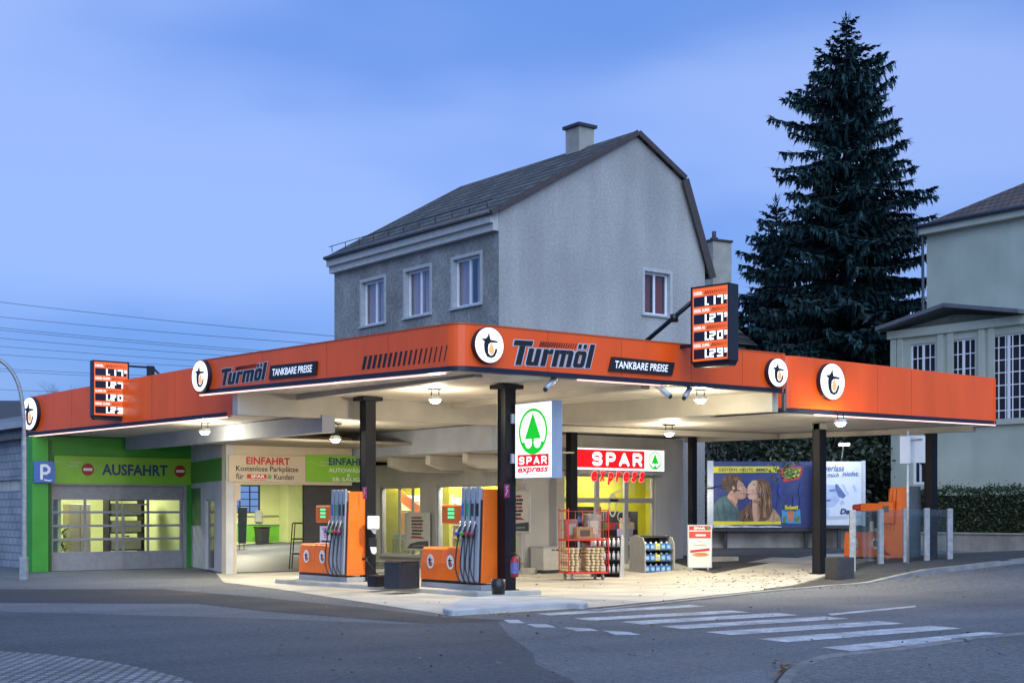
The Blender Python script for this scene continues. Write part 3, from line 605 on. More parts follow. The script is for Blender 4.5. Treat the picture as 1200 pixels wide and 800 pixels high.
def window(root, fr, u0, u1, z0, z1, cur, surround=True, nx=2, nz=1, depth=.13, ft=.075, open_=0.):
    mb = MB(fr); framebars(mb, u0, u1, z0, z1, depth, depth+.07, ft, nx, nz, ft if nz == 1 else .035); w = part(root, 'window', mb, [PLAST], .006, world=True)
    mb = MB(fr); mb.box(u0+ft*.5, u1-ft*.5, depth+.03, depth+.036, z0+ft*.5, z1-ft*.5); k = part(root, 'pane', mb, [GLASS], world=True); k.parent = w
    mb = MB(fr)
    if cur is not None:
        m0 = (u0+u1)/2; n_ = 20
        for a, b in ((u0+.03, m0-.1*open_-.01), (m0+.25*open_+.03, u1-.03)):
            v = []; 
            for i in range(n_+1): x = lerp(a, b, i/n_); v += [(x, depth+.16+.02*sin(i*1.9), z0), (x, depth+.16+.02*sin(i*1.9), z1)]
            mb.add(v, [(2*i,2*i+2,2*i+3,2*i+1) for i in range(n_)], 0, True)
        k = part(root, 'curtain', mb, [cur], world=True); k.parent = w
    mb = MB(fr); mb.box(u0-.02,u1+.02,depth+.30,depth+.32,z0-.02,z1+.02); k = part(root, 'backing', mb, [DARKIN], world=True); k.parent = w
    if surround:
        mb = MB(fr); t = .1; mb.box(u0-t,u0+.004,-.025,.12,z0-.061,z1+t).box(u1-.004,u1+t,-.025,.12,z0-.061,z1+t).box(u0+.004,u1-.004,-.025,.12,z1-.004,z1+t); mb.box(u0+.004,u1-.004,-.03,.12,z0-.06,z0+.004); mb.box(u0-t-.03,u1+t+.03,-.07,-.026,z0-.06,z0+.002); k = part(root, 'surround', mb, [mat('window surround', (.42,.43,.44), .7, .1)], world=True); k.parent = w
for i, q in enumerate(holesS): window(house, FS, *q, CURT, open_=.6*(i == 2))
window(house, FG, *holesG[0], CURTD, open_=.4)

# ---- shop on the ground floor
shop = thing('shop', 'lit petrol station shop with yellow interior, glass doors and large windows under the canopy', 'shop', (24.9,32,0))
FD = facing_y(HX, 32.0)
dx0 = FD.hit(661,600)[0]; dx1 = FD.hit(768,600)[0]; dzt = FD.hit(720,556)[1]
FSW = facing_x(HX, 41.6); us = [FSW.hit(p, 600)[0] for p in (445,492,511,612)]; zt_ = FSW.hit(500,569)[1]; zb_ = .36
mb = MB(FD); wallgrid(mb, 0, 6.45, 0, 4.05, 0, .25, [(dx0,dx1,.02,dzt)]); part(shop, 'wall', mb, [SHOPW], world=True)
mb = MB(FSW); wallgrid(mb, 0, 9.35, 0, 4.05, 0, .25, [(us[0],us[1],zb_,zt_),(us[2],us[3],zb_,zt_)]); part(shop, 'wall', mb, [SHOPW], world=True)
mb = MB(); mb.box(31.1,31.35,32.25,33.09,0,4.05); part(shop, 'wall', mb, [SHOPW], world=True)
mb = MB(); mb.prism([(24.6,31.6),(27.2,31.6),(27.2,31.99),(24.89,31.99),(24.89,41.4),(24.6,41.4)],0,.16); part(shop, 'plinth', mb, [CONC], .02, world=True); mb = MB(); mb.box(30.2,32.6,31.5,31.99,0,.1); part(shop, 'plinth', mb, [CONC], .02, world=True)
mb = MB(); mb.box(25.15,33.1,33.46,42.2,3.3,3.35).box(25.15,31.1,32.26,33.46,3.3,3.35); part(shop, 'ceiling', mb, [WHITE], world=True)
mb = MB(); mb.box(25.15,33.1,33.46,42.2,.012,.03).box(25.15,31.1,32.26,33.46,.012,.03); part(shop, 'floor', mb, [mat('shop floor tile', (.4,.36,.3), .3, .1)], world=True)
mb = MB(); mb.prism([(27.0,35.4),(32.9,35.4),(32.9,33.5),(33.0,33.5),(33.0,35.5),(27.1,35.5),(27.1,42.2),(27.0,42.2)],.03,3.3); part(shop, 'partition', mb, [YELLOW], world=True)
def fsx(px, inn): p = atX(px, 600, HX+inn); return 41.6-p[1]
for pa_, pb_ in ((436,468),(500,527)): mb = MB(FSW); mb.box(fsx(pa_,.57),fsx(pb_,.57),.55,.6,.03,3.3); part(shop, 'partition', mb, [YELLOW], world=True)
# doors: four leaves with transom
mb = MB(FD); ztr = FD.hit(720,586)[1]; t = .06; ws = [dx0, FD.hit(702,600)[0], FD.hit(736,600)[0], dx1]
framebars(mb, dx0, dx1, .02, dzt, .06, .16, .07); mb.box(dx0+.07,dx1-.07,.064,.156,ztr-.07,ztr+.07)
for x in ws[1:3]: mb.box(x-.08,x+.08,.068,.152,.09,ztr-.072).box(x-.08,x+.08,.068,.152,ztr+.072,dzt-.072)
dr = part(shop, 'door', mb, [mat('door aluminium', (.42,.41,.38), .4, .05, metal=.3)], .004, world=True)
for a, b in zip(ws, ws[1:]):
    mb = MB(FD); mb.box(a+.05,b-.05,.1,.106,.08,ztr-.05); k = part(shop, 'pane', mb, [GLASS], world=True); k.parent = dr
    mb = MB(FD); mb.box(a+.05,b-.05,.1,.106,ztr+.05,dzt-.05); k = part(shop, 'pane', mb, [GLASS], world=True); k.parent = dr
mb = MB(FD); mb.box(ws[1]+.5,ws[1]+.8,.03,.07,ztr-.03,ztr+.04); k = part(shop, 'door_sensor', mb, [BLACK], world=True); k.parent = dr
b = MB(FD); um = ws[1]+.62; y = .095     # white swirl sticker on the glass
b.stroke([(um+.28*cos(t)*.5, 1.35+.62+.34*sin(t)) for t in [i*2*pi/18 for i in range(19)]], .05, y, 0)
b.stroke([(um+.36+.15*cos(t), 1.62+.15*sin(t)) for t in [i*2*pi/14 for i in range(15)]], .035, .094, 0); b.stroke([(um-.05,2.2),(um+.1,2.35),(um+.3,2.4)], .05, .093, 0)
k = part(shop, 'sticker', b, [WHITET], world=True); k.parent = dr
for a, b_, ms in ((us[0],us[1],(.45,.78)), (us[2],us[3],(.38,.72))):
    mb = MB(FSW); framebars(mb, a, b_, zb_, zt_, .05, .13, .06)
    for m_ in ms: x = lerp(a, b_, m_); mb.box(x-.035,x+.035,.054,.126,zb_+.06,zt_-.06)
    w = part(shop, 'window', mb, [GREY], .004, world=True)
    mb = MB(FSW); mb.box(a+.03,b_-.03,.085,.091,zb_+.03,zt_-.03); k = part(shop, 'pane', mb, [GLASS], world=True); k.parent = w
    mb = MB(FSW); mb.box(a-.05,b_+.05,-.1,.05,zb_-.06,zb_-.002); k = part(shop, 'sill', mb, [GREY], world=True); k.parent = w
# red slanted banner behind the glass
b = MB(FSW); x0 = fsx(469,.7); b.ext([(x0,2.1),(x0,2.5),(x0+2.0,1.6),(x0+2.0,1.25)], .7, .71); part(shop, 'hanging_banner', b, [glow('shop red banner', (.9,.12,.05), .5)], world=True)
# goods on shelves inside
def shelf_unit(fr, u0, w, y, z1, label, cols, n=4, seed=0):
    rnd = random.Random(seed); t = thing('goods_shelf', label, 'shelf', (*fr.w(u0, y, 0)[:2], .03), fr.ang, 'goods shelves inside the shop')
    mb = MB(); mb.box(0,.03,0,.4,0,z1).box(w-.03,w,0,.4,0,z1).box(.03,w-.03,.37,.4,0,z1)
    for i in range(n): z = .1+i*(z1-.2)/n; mb.box(.03,w-.03,0,.369,z,z+.03)
    part(t, 'frame', mb, [WHITE if seed > 2 else DGREY]); mb = MB()
    for i in range(n):
        z = .1+i*(z1-.2)/n+.031; x = .05
        while x < w-.15:
            a = rnd.uniform(.06,.13); hh = rnd.uniform(.12,min(.3,(z1-.2)/n-.08)); mb.box(x,x+a*.92,.02,.3,z,z+hh,rnd.randrange(len(cols))); x += a
    part(t, 'goods', mb, cols)
GC = [mat('goods '+nme, c, .5, .2, 20) for nme, c in (('red',(.5,.04,.03)),('yellow',(.6,.45,.05)),('green',(.05,.25,.06)),('white',(.6,.6,.58)),('brown',(.16,.07,.03)),('blue',(.04,.1,.4)))]
shelf_unit(FD, atY(676,600,33.7)[0]-HX, 1.0, 1.7, 1.9, 'shelf of mixed groceries seen through the shop door beside the trolley', GC, 4, 1)
shelf_unit(FD, atY(707,600,34.2)[0]-HX, 1.5, 2.2, 1.75, 'low shelf of colourful goods behind the middle glass door leaf', GC, 3, 2)
shelf_unit(FSW, fsx(469,1.3), 2.6, 1.3, 2.3, 'tall white lit grocery shelf behind the shop window next to the framed poster', [GC[3],GC[0],GC[1],GC[3]], 5, 3)
shelf_unit(FSW, fsx(529,1.2), 2.2, 1.2, 2.2, 'tall grocery shelf behind the window beside the nearer fuel pump', GC, 5, 4)
t = thing('display_table', 'dark bistro table stacked with pastel packets behind the right glass door leaf', 'display', (*FD.w(ws[2]+.55, .75, 0)[:2], .03))
mb = MB(); mb.box(-.4,.4,-.3,.3,.85,.9).box(-.05,.05,-.05,.05,0,.85).box(-.25,.25,-.25,.25,0,.03); part(t, 'table_top', mb, [BLACK])
mb = MB(); mb.box(-.2,.15,-.2,.15,.901,1.2,0).box(-.05,.3,-.1,.2,1.201,1.4,1).box(-.12,.1,-.12,.1,1.401,1.55,2); part(t, 'packet', mb, [mat('lilac packet',(.4,.3,.5),.5),mat('cream packet',(.6,.5,.3),.5),mat('pink packet',(.6,.3,.25),.5)])
t = thing('wall_clock', 'round orange disc hanging on the yellow wall behind the left shop window', 'decoration', (*FSW.w(fsx(474,.45),.45,0)[:2],1.35), FSW.ang)
mb = MB(); mb.circ(0,0,.33,.42,0,.025); part(t, 'disc', mb, [mat('orange disc', (.75,.2,.04), .5)])
t = thing('goods_crate', 'dark crate of dry goods on the floor behind the left shop window', 'crate', (*FSW.w(fsx(466,.3),.3,0)[:2],.03), FSW.ang)
mb = MB(); mb.box(-.35,.4,0,.22,.3,.85,0); part(t, 'crate', mb, [DGREY]); mb = MB(); mb.box(-.3,.35,.02,.2,.86,1.0); part(t, 'goods', mb, [GC[5]])
for x, y, e in ((30.6,34.3,120),(26.0,35.6,200),(26.0,39.2,320),(28.2,32.9,70),(25.33,40.7,30),(25.33,39.4,29),(25.33,36.6,29),(25.33,34.3,29)):  # small discs along the windows are fill lights added to brighten the partitions
    l_ = bpy.data.lights.new('shop_ceiling_and_fill_light', 'AREA'); l_.shape = 'DISK'; l_.size = .8 if e > 30 else .22; l_.energy = e; l_.color = (1,.93,.78); o = bpy.data.objects.new('shop_ceiling_and_fill_light', l_); COL.objects.link(o); o.parent = shop
    o.location = rootm(shop).inverted() @ Vector((x,y,3.28))

# ------------------------------------------------------------------ garage with exit door and drive-in hall
gar = thing('garage', 'green fronted garage and wash hall under the left end of the low roof', 'garage', (18,41.6,0))
GY = 41.6; FGA = facing_y(13.98, GY); gu = lambda px, py=600: FGA.hit(px, py)[0]
d0, d1 = gu(61), gu(215.5); zd = FGA.hit(140,568)[1]
mb = MB(FGA); wallgrid(mb, 0, gu(224), 0, 4.0, 0, .3, [(d0,d1,0,zd)]); part(gar, 'wall', mb, [GREEN], world=True)
mb = MB(FGA); mb.box(-.02, .46, -.35, .0, 0, 3.98); part(gar, 'pier', mb, [GREEN], .01, world=True)
mb = MB(FGA); mb.box(.56,.64,-.1,-.02,0,3.9); part(gar, 'downpipe', mb, [mat('green pipe',(.03,.13,.02),.5)], world=True)
# connecting side wall
HYf = 36.6; wx0 = 13.98+gu(224); hx0 = facing_y(0,HYf).hit(265,600)[0]; hx1 = facing_y(0,HYf).hit(277.5,600)[0]; hx2 = facing_y(0,HYf).hit(362,600)[0]; hx3 = 22.0
FSD = Frame((wx0,GY),(hx0,HYf)); sw = FSD.len
mb = MB(FSD); u0, u1 = FSD.hit(240.5,600)[0], FSD.hit(251,600)[0]; wallgrid(mb, 0, sw, 0, 4.0, 0, .22, [(u0,u1,.02,2.15)]); part(gar, 'wall', mb, [mat('pale side wall', (.45,.46,.48), .8, .12, 1.2, .05, 40)], world=True)
mb = MB(FSD); mb.box(0.02,sw-.002,-.012,-.001,2.66,3.32); part(gar, 'band', mb, [mat('green band', (.05,.26,.03), .5, .08)], world=True)
mb = MB(FSD); framebars(mb,u0,u1,.02,2.15,.05,.12,.07,1,1); k = part(gar, 'door', mb, [LGREY], world=True)
mb = MB(FSD); mb.box(u0+.05,u1-.05,.08,.09,.08,2.1); k2 = part(gar, 'pane', mb, [mat('dark door glass',(.05,.06,.07),.15,.1)], world=True); k2.parent = k
ua, ub = FSD.hit(225,600)[0], FSD.hit(235,600)[0]; mb = MB(FSD); mb.box(ua,ub,-.02,-.002,1.35,2.5); part(gar, 'notice_board', mb, [mat('dark green board',(.03,.16,.03),.4,.15)], world=True)
# hall front
FH = facing_y(hx0, HYf)
mb = MB(FH); wallgrid(mb, .002, hx3-hx0, 0, 4.0, 0, .28, [(hx1-hx0,hx2-hx0,0,2.56),(hx2-hx0,hx3-hx0,0,2.56)]); mb.box(.0,hx1-hx0+.12,.004,.27,2.1,2.555); part(gar, 'wall', mb, [CREAM], world=True)
mb = MB(); mb.box(hx2,22.9,36.89,36.99,0,3.6); part(gar, 'wall', mb, [mat('charcoal panel', (.045,.045,.05), .7, .15)], world=True)
# sectional door
mb = MB(FGA); dk = 'door_frame'; W_ = d1-d0; mb.box(d0,d1,.12,.16,0,.52); zs = [.52]+[.52+(zd-.1-.32-.52)*i/4 for i in range(1,5)]; 
cols_ = [0, .245, .49, .735, 1]
for i, z in enumerate(zs): mb.box(d0+.003,d1-.003,.117,.163,z-.035 if i else z,z+.035)
for c_0 in cols_: x = lerp(d0+.05,d1-.05,c_0); mb.box(x-.035,x+.035,.113,.167,.52,zs[-1])
mb.box(d0,d1,.12,.16,zs[-1]+.035,zd); 
mb.box(d0-.08,d0+.006,-.03,.11,0,zd+.08).box(d1-.006,d1+.08,-.03,.11,0,zd+.08).box(d0+.006,d1-.006,-.03,.11,zd-.02,zd+.08)
xd0, xd1 = lerp(d0,d1,.53), lerp(d0,d1,.735); mb.box(xd0,xd0+.06,.09,.17,.05,2.02).box(xd1-.06,xd1,.09,.17,.05,2.02).box(xd0+.06,xd1-.06,.09,.17,1.97,2.02)
gd = part(gar, 'sectional_door', mb, [mat('door grey', (.30,.30,.32), .5, .1)], .003, world=True)
mb = MB(FGA); mb.box(d0+.05,d1-.05,.138,.143,.53,zs[-1]); k = part(gar, 'pane', mb, [GLASS], world=True); k.parent = gd
mb = MB(FGA); mb.box(xd0+.08,xd0+.2,.05,.09,1.0,1.04); k = part(gar, 'handle', mb, [BLACK], world=True); k.parent = gd
# interiors
mb = MB(); mb.box(15.05,wx0-.12,47.0,47.2,0,3.9); part(gar, 'inner_wall', mb, [CREAMW], world=True)
mb = MB(); mb.box(14.95,15.05,41.92,47.2,0,3.9); part(gar, 'inner_wall', mb, [CREAMW], world=True)
mb = MB(); mb.box(15.05,wx0-.12,41.95,47,3.5,3.6); part(gar, 'ceiling', mb, [WHITE], world=True)
hb = 60.5; mb = MB(); mb.box(wx0-.11,wx0,41.92,hb,0,3.9); part(gar, 'inner_wall', mb, [CREAMW], world=True)
mb = MB(); mb.box(24.9,34.2,42.7,42.85,0,3.9); part(gar, 'inner_wall', mb, [CREAMW], world=True)
mb = MB(); mb.box(34.0,34.2,42.86,hb,0,3.9); part(gar, 'inner_wall', mb, [CREAMW], world=True)
Fb = facing_y(0, hb); hp = lambda px, py=600: Fb.hit(px, py)
w0, w1 = hp(270)[0], hp(305)[0]; wz0, wz1 = hp(290,601)[1], hp(290,568)[1]; w2, w3 = hp(354)[0], hp(366)[0]
mb = MB(Fb); wallgrid(mb, wx0, 34.0, 0, 3.9, 0, .2, [(w0,w1,wz0,wz1),(w2,w3,wz0,wz1)]); part(gar, 'inner_wall', mb, [CREAMW], world=True)
mb = MB(Fb); mb.box(wx0+.02,33.9,-.015,-.002,hp(300,634)[1],hp(300,614)[1]); part(gar, 'green_band', mb, [GREEN3], world=True)
mb = MB(Fb); q_ = hp(327)[0]; mb.box(q_,q_+.9,-.9,-.02,0,3.5); part(gar, 'inner_pier', mb, [CREAMW], world=True)
for a, b_ in ((w0,w1),(w2,w3)):
    mb = MB(Fb); framebars(mb, a, b_, wz0, wz1, .03, .1, .06, 3 if b_ == w1 else 2, 4, .04); w = part(gar, 'window', mb, [DGREY], world=True)
    mb = MB(Fb); mb.box(a,b_,.06,.065,wz0,wz1); k = part(gar, 'pane', mb, [glassmat('hall window glass', (.9,.95,1), .06)], world=True); k.parent = w
mb = MB(); mb.prism([(hx0+.02,36.9),(24.85,36.9),(24.85,42.69),(33.99,42.86),(33.99,hb),(wx0,hb),(wx0,41.6)], .012, .03); part(gar, 'floor', mb, [mat('hall floor', (.032,.031,.03), .6, .3, .6)], world=True)
mb = MB(); mb.prism([(hx0+.1,37.0),(24.82,37.0),(24.82,42.69),(33.99,42.86),(33.99,hb),(wx0,hb),(wx0,41.6)], 3.62, 3.7); part(gar, 'ceiling', mb, [WHITE], world=True)
mb = MB(); mb.box(14.3,34.2,42.9,61,4.0,4.15); part(gar, 'roof', mb, [ROOFT], world=True)
mb = MB(Fb); mb.tube([(hp(276)[0],-.08,hp(300,604)[1]),(hp(325)[0],-.08,hp(300,604)[1])],.03,6); part(gar, 'wall_pipe', mb, [LGREY], world=True)
mb = MB(Fb); mb.tube([(hp(270)[0],-.06,hp(300,613)[1]),(hp(345)[0],-.06,hp(300,615.5)[1])],.025,6); part(gar, 'wall_pipe', mb, [LGREY], world=True)
mb = MB(Fb); q_ = hp(298)[0]; mb.box(q_,q_+.3,-.2,-.02,1.3,1.85); part(gar, 'wall_box', mb, [LGREY], world=True)
mb = MB(Fb); q_ = hp(345)[0]; mb.box(q_-.25,q_+.25,-.03,-.003,1.6,2.3); part(gar, 'wall_poster', mb, [WHITE], world=True)
mb = MB(Fb); mb.circ(q_,2.05,.11,.11,-.04,-.031); part(gar, 'poster_dot', mb, [REDT], world=True)
for x, y, e in ((20.8,40,60),(22.5,46,360),(26,52,480),(29,57,480),(17,44.5,210)):
    l_ = bpy.data.lights.new('hall_light', 'AREA'); l_.shape = 'DISK'; l_.size = 1.0; l_.energy = e; l_.color = (1,.95,.74); o = bpy.data.objects.new('hall_light', l_); COL.objects.link(o); o.parent = gar
    o.location = rootm(gar).inverted() @ Vector((x,y,3.45))
# signs on the garage
def board(name, label, fr, q0, q1, y, mats, art, cat='sign', th=.05):
    u0, z0 = fr.hit(*q0); u1, z1 = fr.hit(*q1); o = fr.w(u0, y, 0); t = thing(name, label, cat, (o.x,o.y,z0), fr.ang)
    w, hh = u1-u0, z1-z0; mb = MB(); mb.box(0,w,0,th,0,hh); part(t, 'board', mb, [mats[0]], .004); mb = MB(); art(mb, w, hh)
    for m_ in sorted(set(mb.M)): pass
    part(t, 'lettering', mb, mats[1:]); return t
def swash(mb, x, z, k, mi):
    for i in range(5): mb.stroke([(x+.08*i*k, z+.04*i*k*0+.14*k-.03*i*k), (x+.08*i*k+.13*k, z+.17*k-.035*i*k)], .018*k, -.004-.002*i, mi)
    for i in range(2): mb.box(x+.45*k, x+(.85-.1*i)*k, -.004, -.001, z+.1*k-.11*i*k, z+.16*k-.11*i*k, mi)
PALEG = mat('pale green print', (.36,.5,.2), .5, 0)
def art_exit(mb, w, hh):
    mb.text('AUSFAHRT', w*.335, w*.82, hh*.32, hh*.74, -.004, 0, .03)
tx = board('exit_sign', 'long green board lettered AUSFAHRT with two red no entry discs above the grey sectional door', FGA, (62.5,566), (223,537.5), -.06, [GREEN2, BLUET, BLUET, WHITET, PALEG], art_exit)
qa, qb = FGA.hit(62.5,566), FGA.hit(223,537.5); w, hh = qb[0]-qa[0], qb[1]-qa[1]
mb = MB(); swash(mb, w*.015, hh*.62, .9, 0); part(tx, 'emblem', mb, [PALEG])
for x in (.235, .915): mb = MB(); mb.circ(w*x, hh*.52, hh*.23, hh*.23, -.006, -.001, 0); mb.box(w*x-hh*.17, w*x+hh*.17, -.009, -.0062, hh*.47, hh*.57, 1); part(tx, 'no_entry_disc', mb, [mat('dark red disc', (.35,.02,.03), .5), WHITET])
def art_in1(mb, w, hh):
    mb.text('EINFAHRT', w*.22, w*.79, hh*.66, hh*.94, -.004, 0, .03); mb.text('Kostenlose Parkplätze', w*.09, w*.9, hh*.34, hh*.60, -.004, 1, .012)
    mb.text('für', w*.09, w*.19, hh*.10, hh*.32, -.004, 1, .012); mb.text('Kunden', w*.58, w*.84, hh*.10, hh*.31, -.004, 1, .012)
    mb.box(w*.23,w*.48,-.003,-.001,hh*.13,hh*.29,0); mb.text('SPAR', w*.28, w*.46, hh*.15, hh*.27, -.005, 2, .03); mb.text('express', w*.27, w*.47, hh*.02, hh*.1, -.004, 0, 0, .2)
    mb.ring(w*.52, hh*.21, hh*.06, hh*.085, -.003, 3, 20); mb.flat([(w*.505,hh*.17),(w*.535,hh*.17),(w*.52,hh*.27)], -.004, 3)
board('entrance_sign', 'cream entrance board lettered EINFAHRT Kostenlose Parkplätze above the hall opening', FH, (267,564), (357,535), -.06, [CREAM, REDT, BLACKT, WHITET, mat('green lettering', (.02,.25,.04), .5, 0)], art_in1)
def art_in2(mb, w, hh):
    mb.text('EINFAHRT', w*.33, w*.93, hh*.64, hh*.92, -.004, 0, .03); mb.text('AUTOWÄSCHE', w*.33, w*.95, hh*.37, hh*.56, -.004, 1, .012)
    mb.text('&', w*.6, w*.65, hh*.2, hh*.33, -.004, 1, .012); mb.text('SB-SAUGER', w*.38, w*.92, hh*.03, hh*.18, -.004, 1, .012); swash(mb, w*.03, hh*.6, .85, 2)
u_, _ = FH.hit(357.4,564); board('entrance_sign', 'green entrance board lettered EINFAHRT in blue, partly behind the left black column', FH, (357.6,564), (436,535), -.06, [GREEN2, BLUET, WHITET, PALEG], art_in2)
def art_p(mb, w, hh):
    mb.stroke([(w*.36,hh*.2),(w*.36,hh*.8),(w*.6,hh*.8),(w*.72,hh*.68),(w*.72,hh*.54),(w*.6,hh*.44),(w*.36,hh*.44)], hh*.13, -.003, 0); mb.stroke([(w*.5,hh*.14),(w*.7,hh*.1),(w*.82,hh*.12)], hh*.06, -.003, 0)
board('parking_sign', 'square blue sign with a white P on the green corner pier', FGA, (33.5,565.5), (58,541), -.46, [mat('parking blue', (.02,.11,.42), .4, .06), WHITET], art_p)
# things in the hall and garage
def wheelie(x, y, label):
    t = thing('wheelie_bin', label, 'bin', (x,y,.03)); mb = MB(); mb.add([(-.21,-.25,.06),(.21,-.25,.06),(.21,.22,.06),(-.21,.22,.06),(-.25,-.32,1.0),(.25,-.32,1.0),(.25,.32,1.0),(-.25,.32,1.0)],[(0,3,2,1),(4,5,6,7),(0,1,5,4),(1,2,6,5),(2,3,7,6),(3,0,4,7)])
    part(t, 'body', mb, [DGREY], .02); mb = MB(); mb.box(-.28,.28,-.36,.34,1.005,1.06).box(-.25,.25,.341,.40,.98,1.03); part(t, 'lid', mb, [DGREY], .02)
    for s in (-.33,.3): mb = MB(); mb.tube([(s,.28,.1),(s+.05,.28,.1)],.1,14); part(t, 'wheel', mb, [RUB])
p = atD(307,600,66); wheelie(p[0],p[1],'dark wheelie bin standing against the green wall band in the lit hall')
p = atD(283.5,600,62); t = thing('flag_sign', 'dark standing advertising panel on a round foot in the lit hall beside the wheelie bin', 'sign stand', (p[0],p[1],.03), -TH)
mb = MB(); mb.ext([(-.16,.35),(.18,.35),(.24,1.95),(-.18,1.95)],-.02,.02); part(t,'panel',mb,[mat('blue black panel',(.02,.035,.06),.3,.2)],.01); mb = MB(); mb.cyl(0,0,0,.08,.42); mb.box(-.12,-.09,-.015,.015,.08,.34).box(.08,.11,-.015,.015,.08,.34); part(t,'foot',mb,[DGREY])
p = atD(352,600,43); t = thing('rack', 'black empty metal step rack standing in the hall entrance', 'rack', (p[0],p[1],.02), -TH)
mb = MB()
for x, dx in ((-.28,.06),(.32,0)):
    for yy in (-.25,.25): mb.tube([(x-.02,yy,0),(x+dx+.02,yy,1.4)],.018,6)
part(t,'frame',mb,[BLACK]); 
for z in (.45,.9,1.38): mb = MB(); mb.box(-.25+z*.04,.33,-.24,.24,z,z+.045); part(t,'shelf',mb,[BLACK])
rnd = random.Random(4)
def plant_pot(x, y, hh, label, n=90):
    t = thing('potted_plant', label, 'plant', (x,y,.02)); mb = MB(); mb.cyl(0,0,0,.3,.14,.19); part(t,'pot',mb,[DGREY]); mb = MB()
    for i in range(n):
        a = rnd.uniform(0,6.28); z0 = rnd.uniform(.3,hh*.8); L_ = rnd.uniform(.2,.5); d = Vector((cos(a),sin(a),rnd.uniform(-.2,.8))).normalized(); p0 = Vector((0,0,z0))+d*.05; s = d.cross(Vector((0,0,1))).normalized()*.035
        p1 = p0+d*L_*.5; p2 = p0+d*L_-Vector((0,0,.08)); mb.add([tuple(p0),tuple(p1+s),tuple(p2),tuple(p1-s)],[(0,1,2,3)])
    part(t,'foliage',mb,[mat('indoor leaves',(.06,.16,.03),.5,.3)])
plant_pot(15.1,43.2,2.2,'leafy plant behind the left panes of the grey sectional door',160); plant_pot(15.7,43.6,1.6,'lower leafy plant behind the second column of door panes',110)
t = thing('cabinet', 'pale tall cupboard seen through the panes of the grey sectional door', 'cabinet', (16.6,44.5,.02)); mb = MB(); mb.box(-.35,.35,0,.6,0,2.0); part(t,'body',mb,[CREAM],.01); mb = MB(); mb.box(-.005,.005,-.01,-.001,.05,1.95); part(t,'door_gap',mb,[DGREY])
t = thing('shelf', 'rack of three pale storage boxes behind the right panes of the grey sectional door', 'shelf', (17.4,43.6,.02)); mb = MB()
for z in (.5,1.05,1.6,2.1): mb.box(-.15,.95,0,.5,z,z+.04)
mb.box(-.2,-.15,0,.5,0,2.3).box(.95,1.0,0,.5,0,2.3); part(t,'frame',mb,[DGREY]); 
for z in (.54,1.09,1.64): mb = MB(); mb.box(-.1,.9,.03,.45,z+.001,z+.38); part(t,'storage_box',mb,[CREAM],.01)

# ------------------------------------------------------------------ floodlights under the roofs
def flood(px, py, z, stem, label, e=260, d=None):
    r = ray(px, py); t_ = (z-CH)/r[2]; x, y = r[0]*t_, r[1]*t_
    t = thing('floodlight', label, 'floodlight', (x,y,z), random.uniform(-.5,.5), 'floodlights under the canopy')
    mb = MB(); mb.tube([(-.09,0,.1),(-.09,0,stem)],.012,6).tube([(.09,0,.1),(.09,0,stem)],.012,6).box(-.16,.16,-.06,.06,stem,stem+.03); part(t,'bracket',mb,[DGREY])
    mb = MB(); mb.add([(-.13,-.1,.03),(.13,-.1,.03),(.13,.1,.03),(-.13,.1,.03),(-.09,-.07,.13),(.09,-.07,.13),(.09,.07,.13),(-.09,.07,.13)],[(0,3,2,1),(4,5,6,7),(0,1,5,4),(1,2,6,5),(2,3,7,6),(3,0,4,7)]); part(t,'housing',mb,[LGREY])
    mb = MB(); n=16
    mb.tube([(0,0,.029),(0,0,.0),(0,0,-.035),(0,0,-.05)],[.115,.115,.08,.03],n); part(t,'lens',mb,[GL_LAMP])
    l_ = bpy.data.lights.new('flood_lamp','SPOT'); l_.spot_size = R(146); l_.spot_blend = .7; l_.energy = e*2.3; l_.shadow_soft_size = .1; l_.color = (1,.87,.60); o = bpy.data.objects.new('flood_lamp', l_); COL.objects.link(o); o.parent = t; o.location = (0,0,-.17)
    l2 = bpy.data.lights.new('flood_lamp','POINT'); l2.energy = e*.55; l2.shadow_soft_size = .1; l2.color = (1,.88,.62); o = bpy.data.objects.new('flood_lamp', l2); COL.objects.link(o); o.parent = t; o.location = (0,0,-.19)
flood(510,470,4.22,.26,'floodlight between the two black columns of the raised canopy',330)
flood(821,470,4.22,.28,'floodlight under the raised canopy just below the right orange price panel',270)
flood(393,516,3.62,.42,'floodlight left of the black column in front of the green entrance board',300)
flood(784,509,3.82,.24,'floodlight above the red and white shop sign',310)
flood(240,507,3.82,.26,'floodlight at the left under the low roof, nearest the garage door',230)
flood(985,497,3.83,.26,'floodlight under the far right roof above the white poster',260)

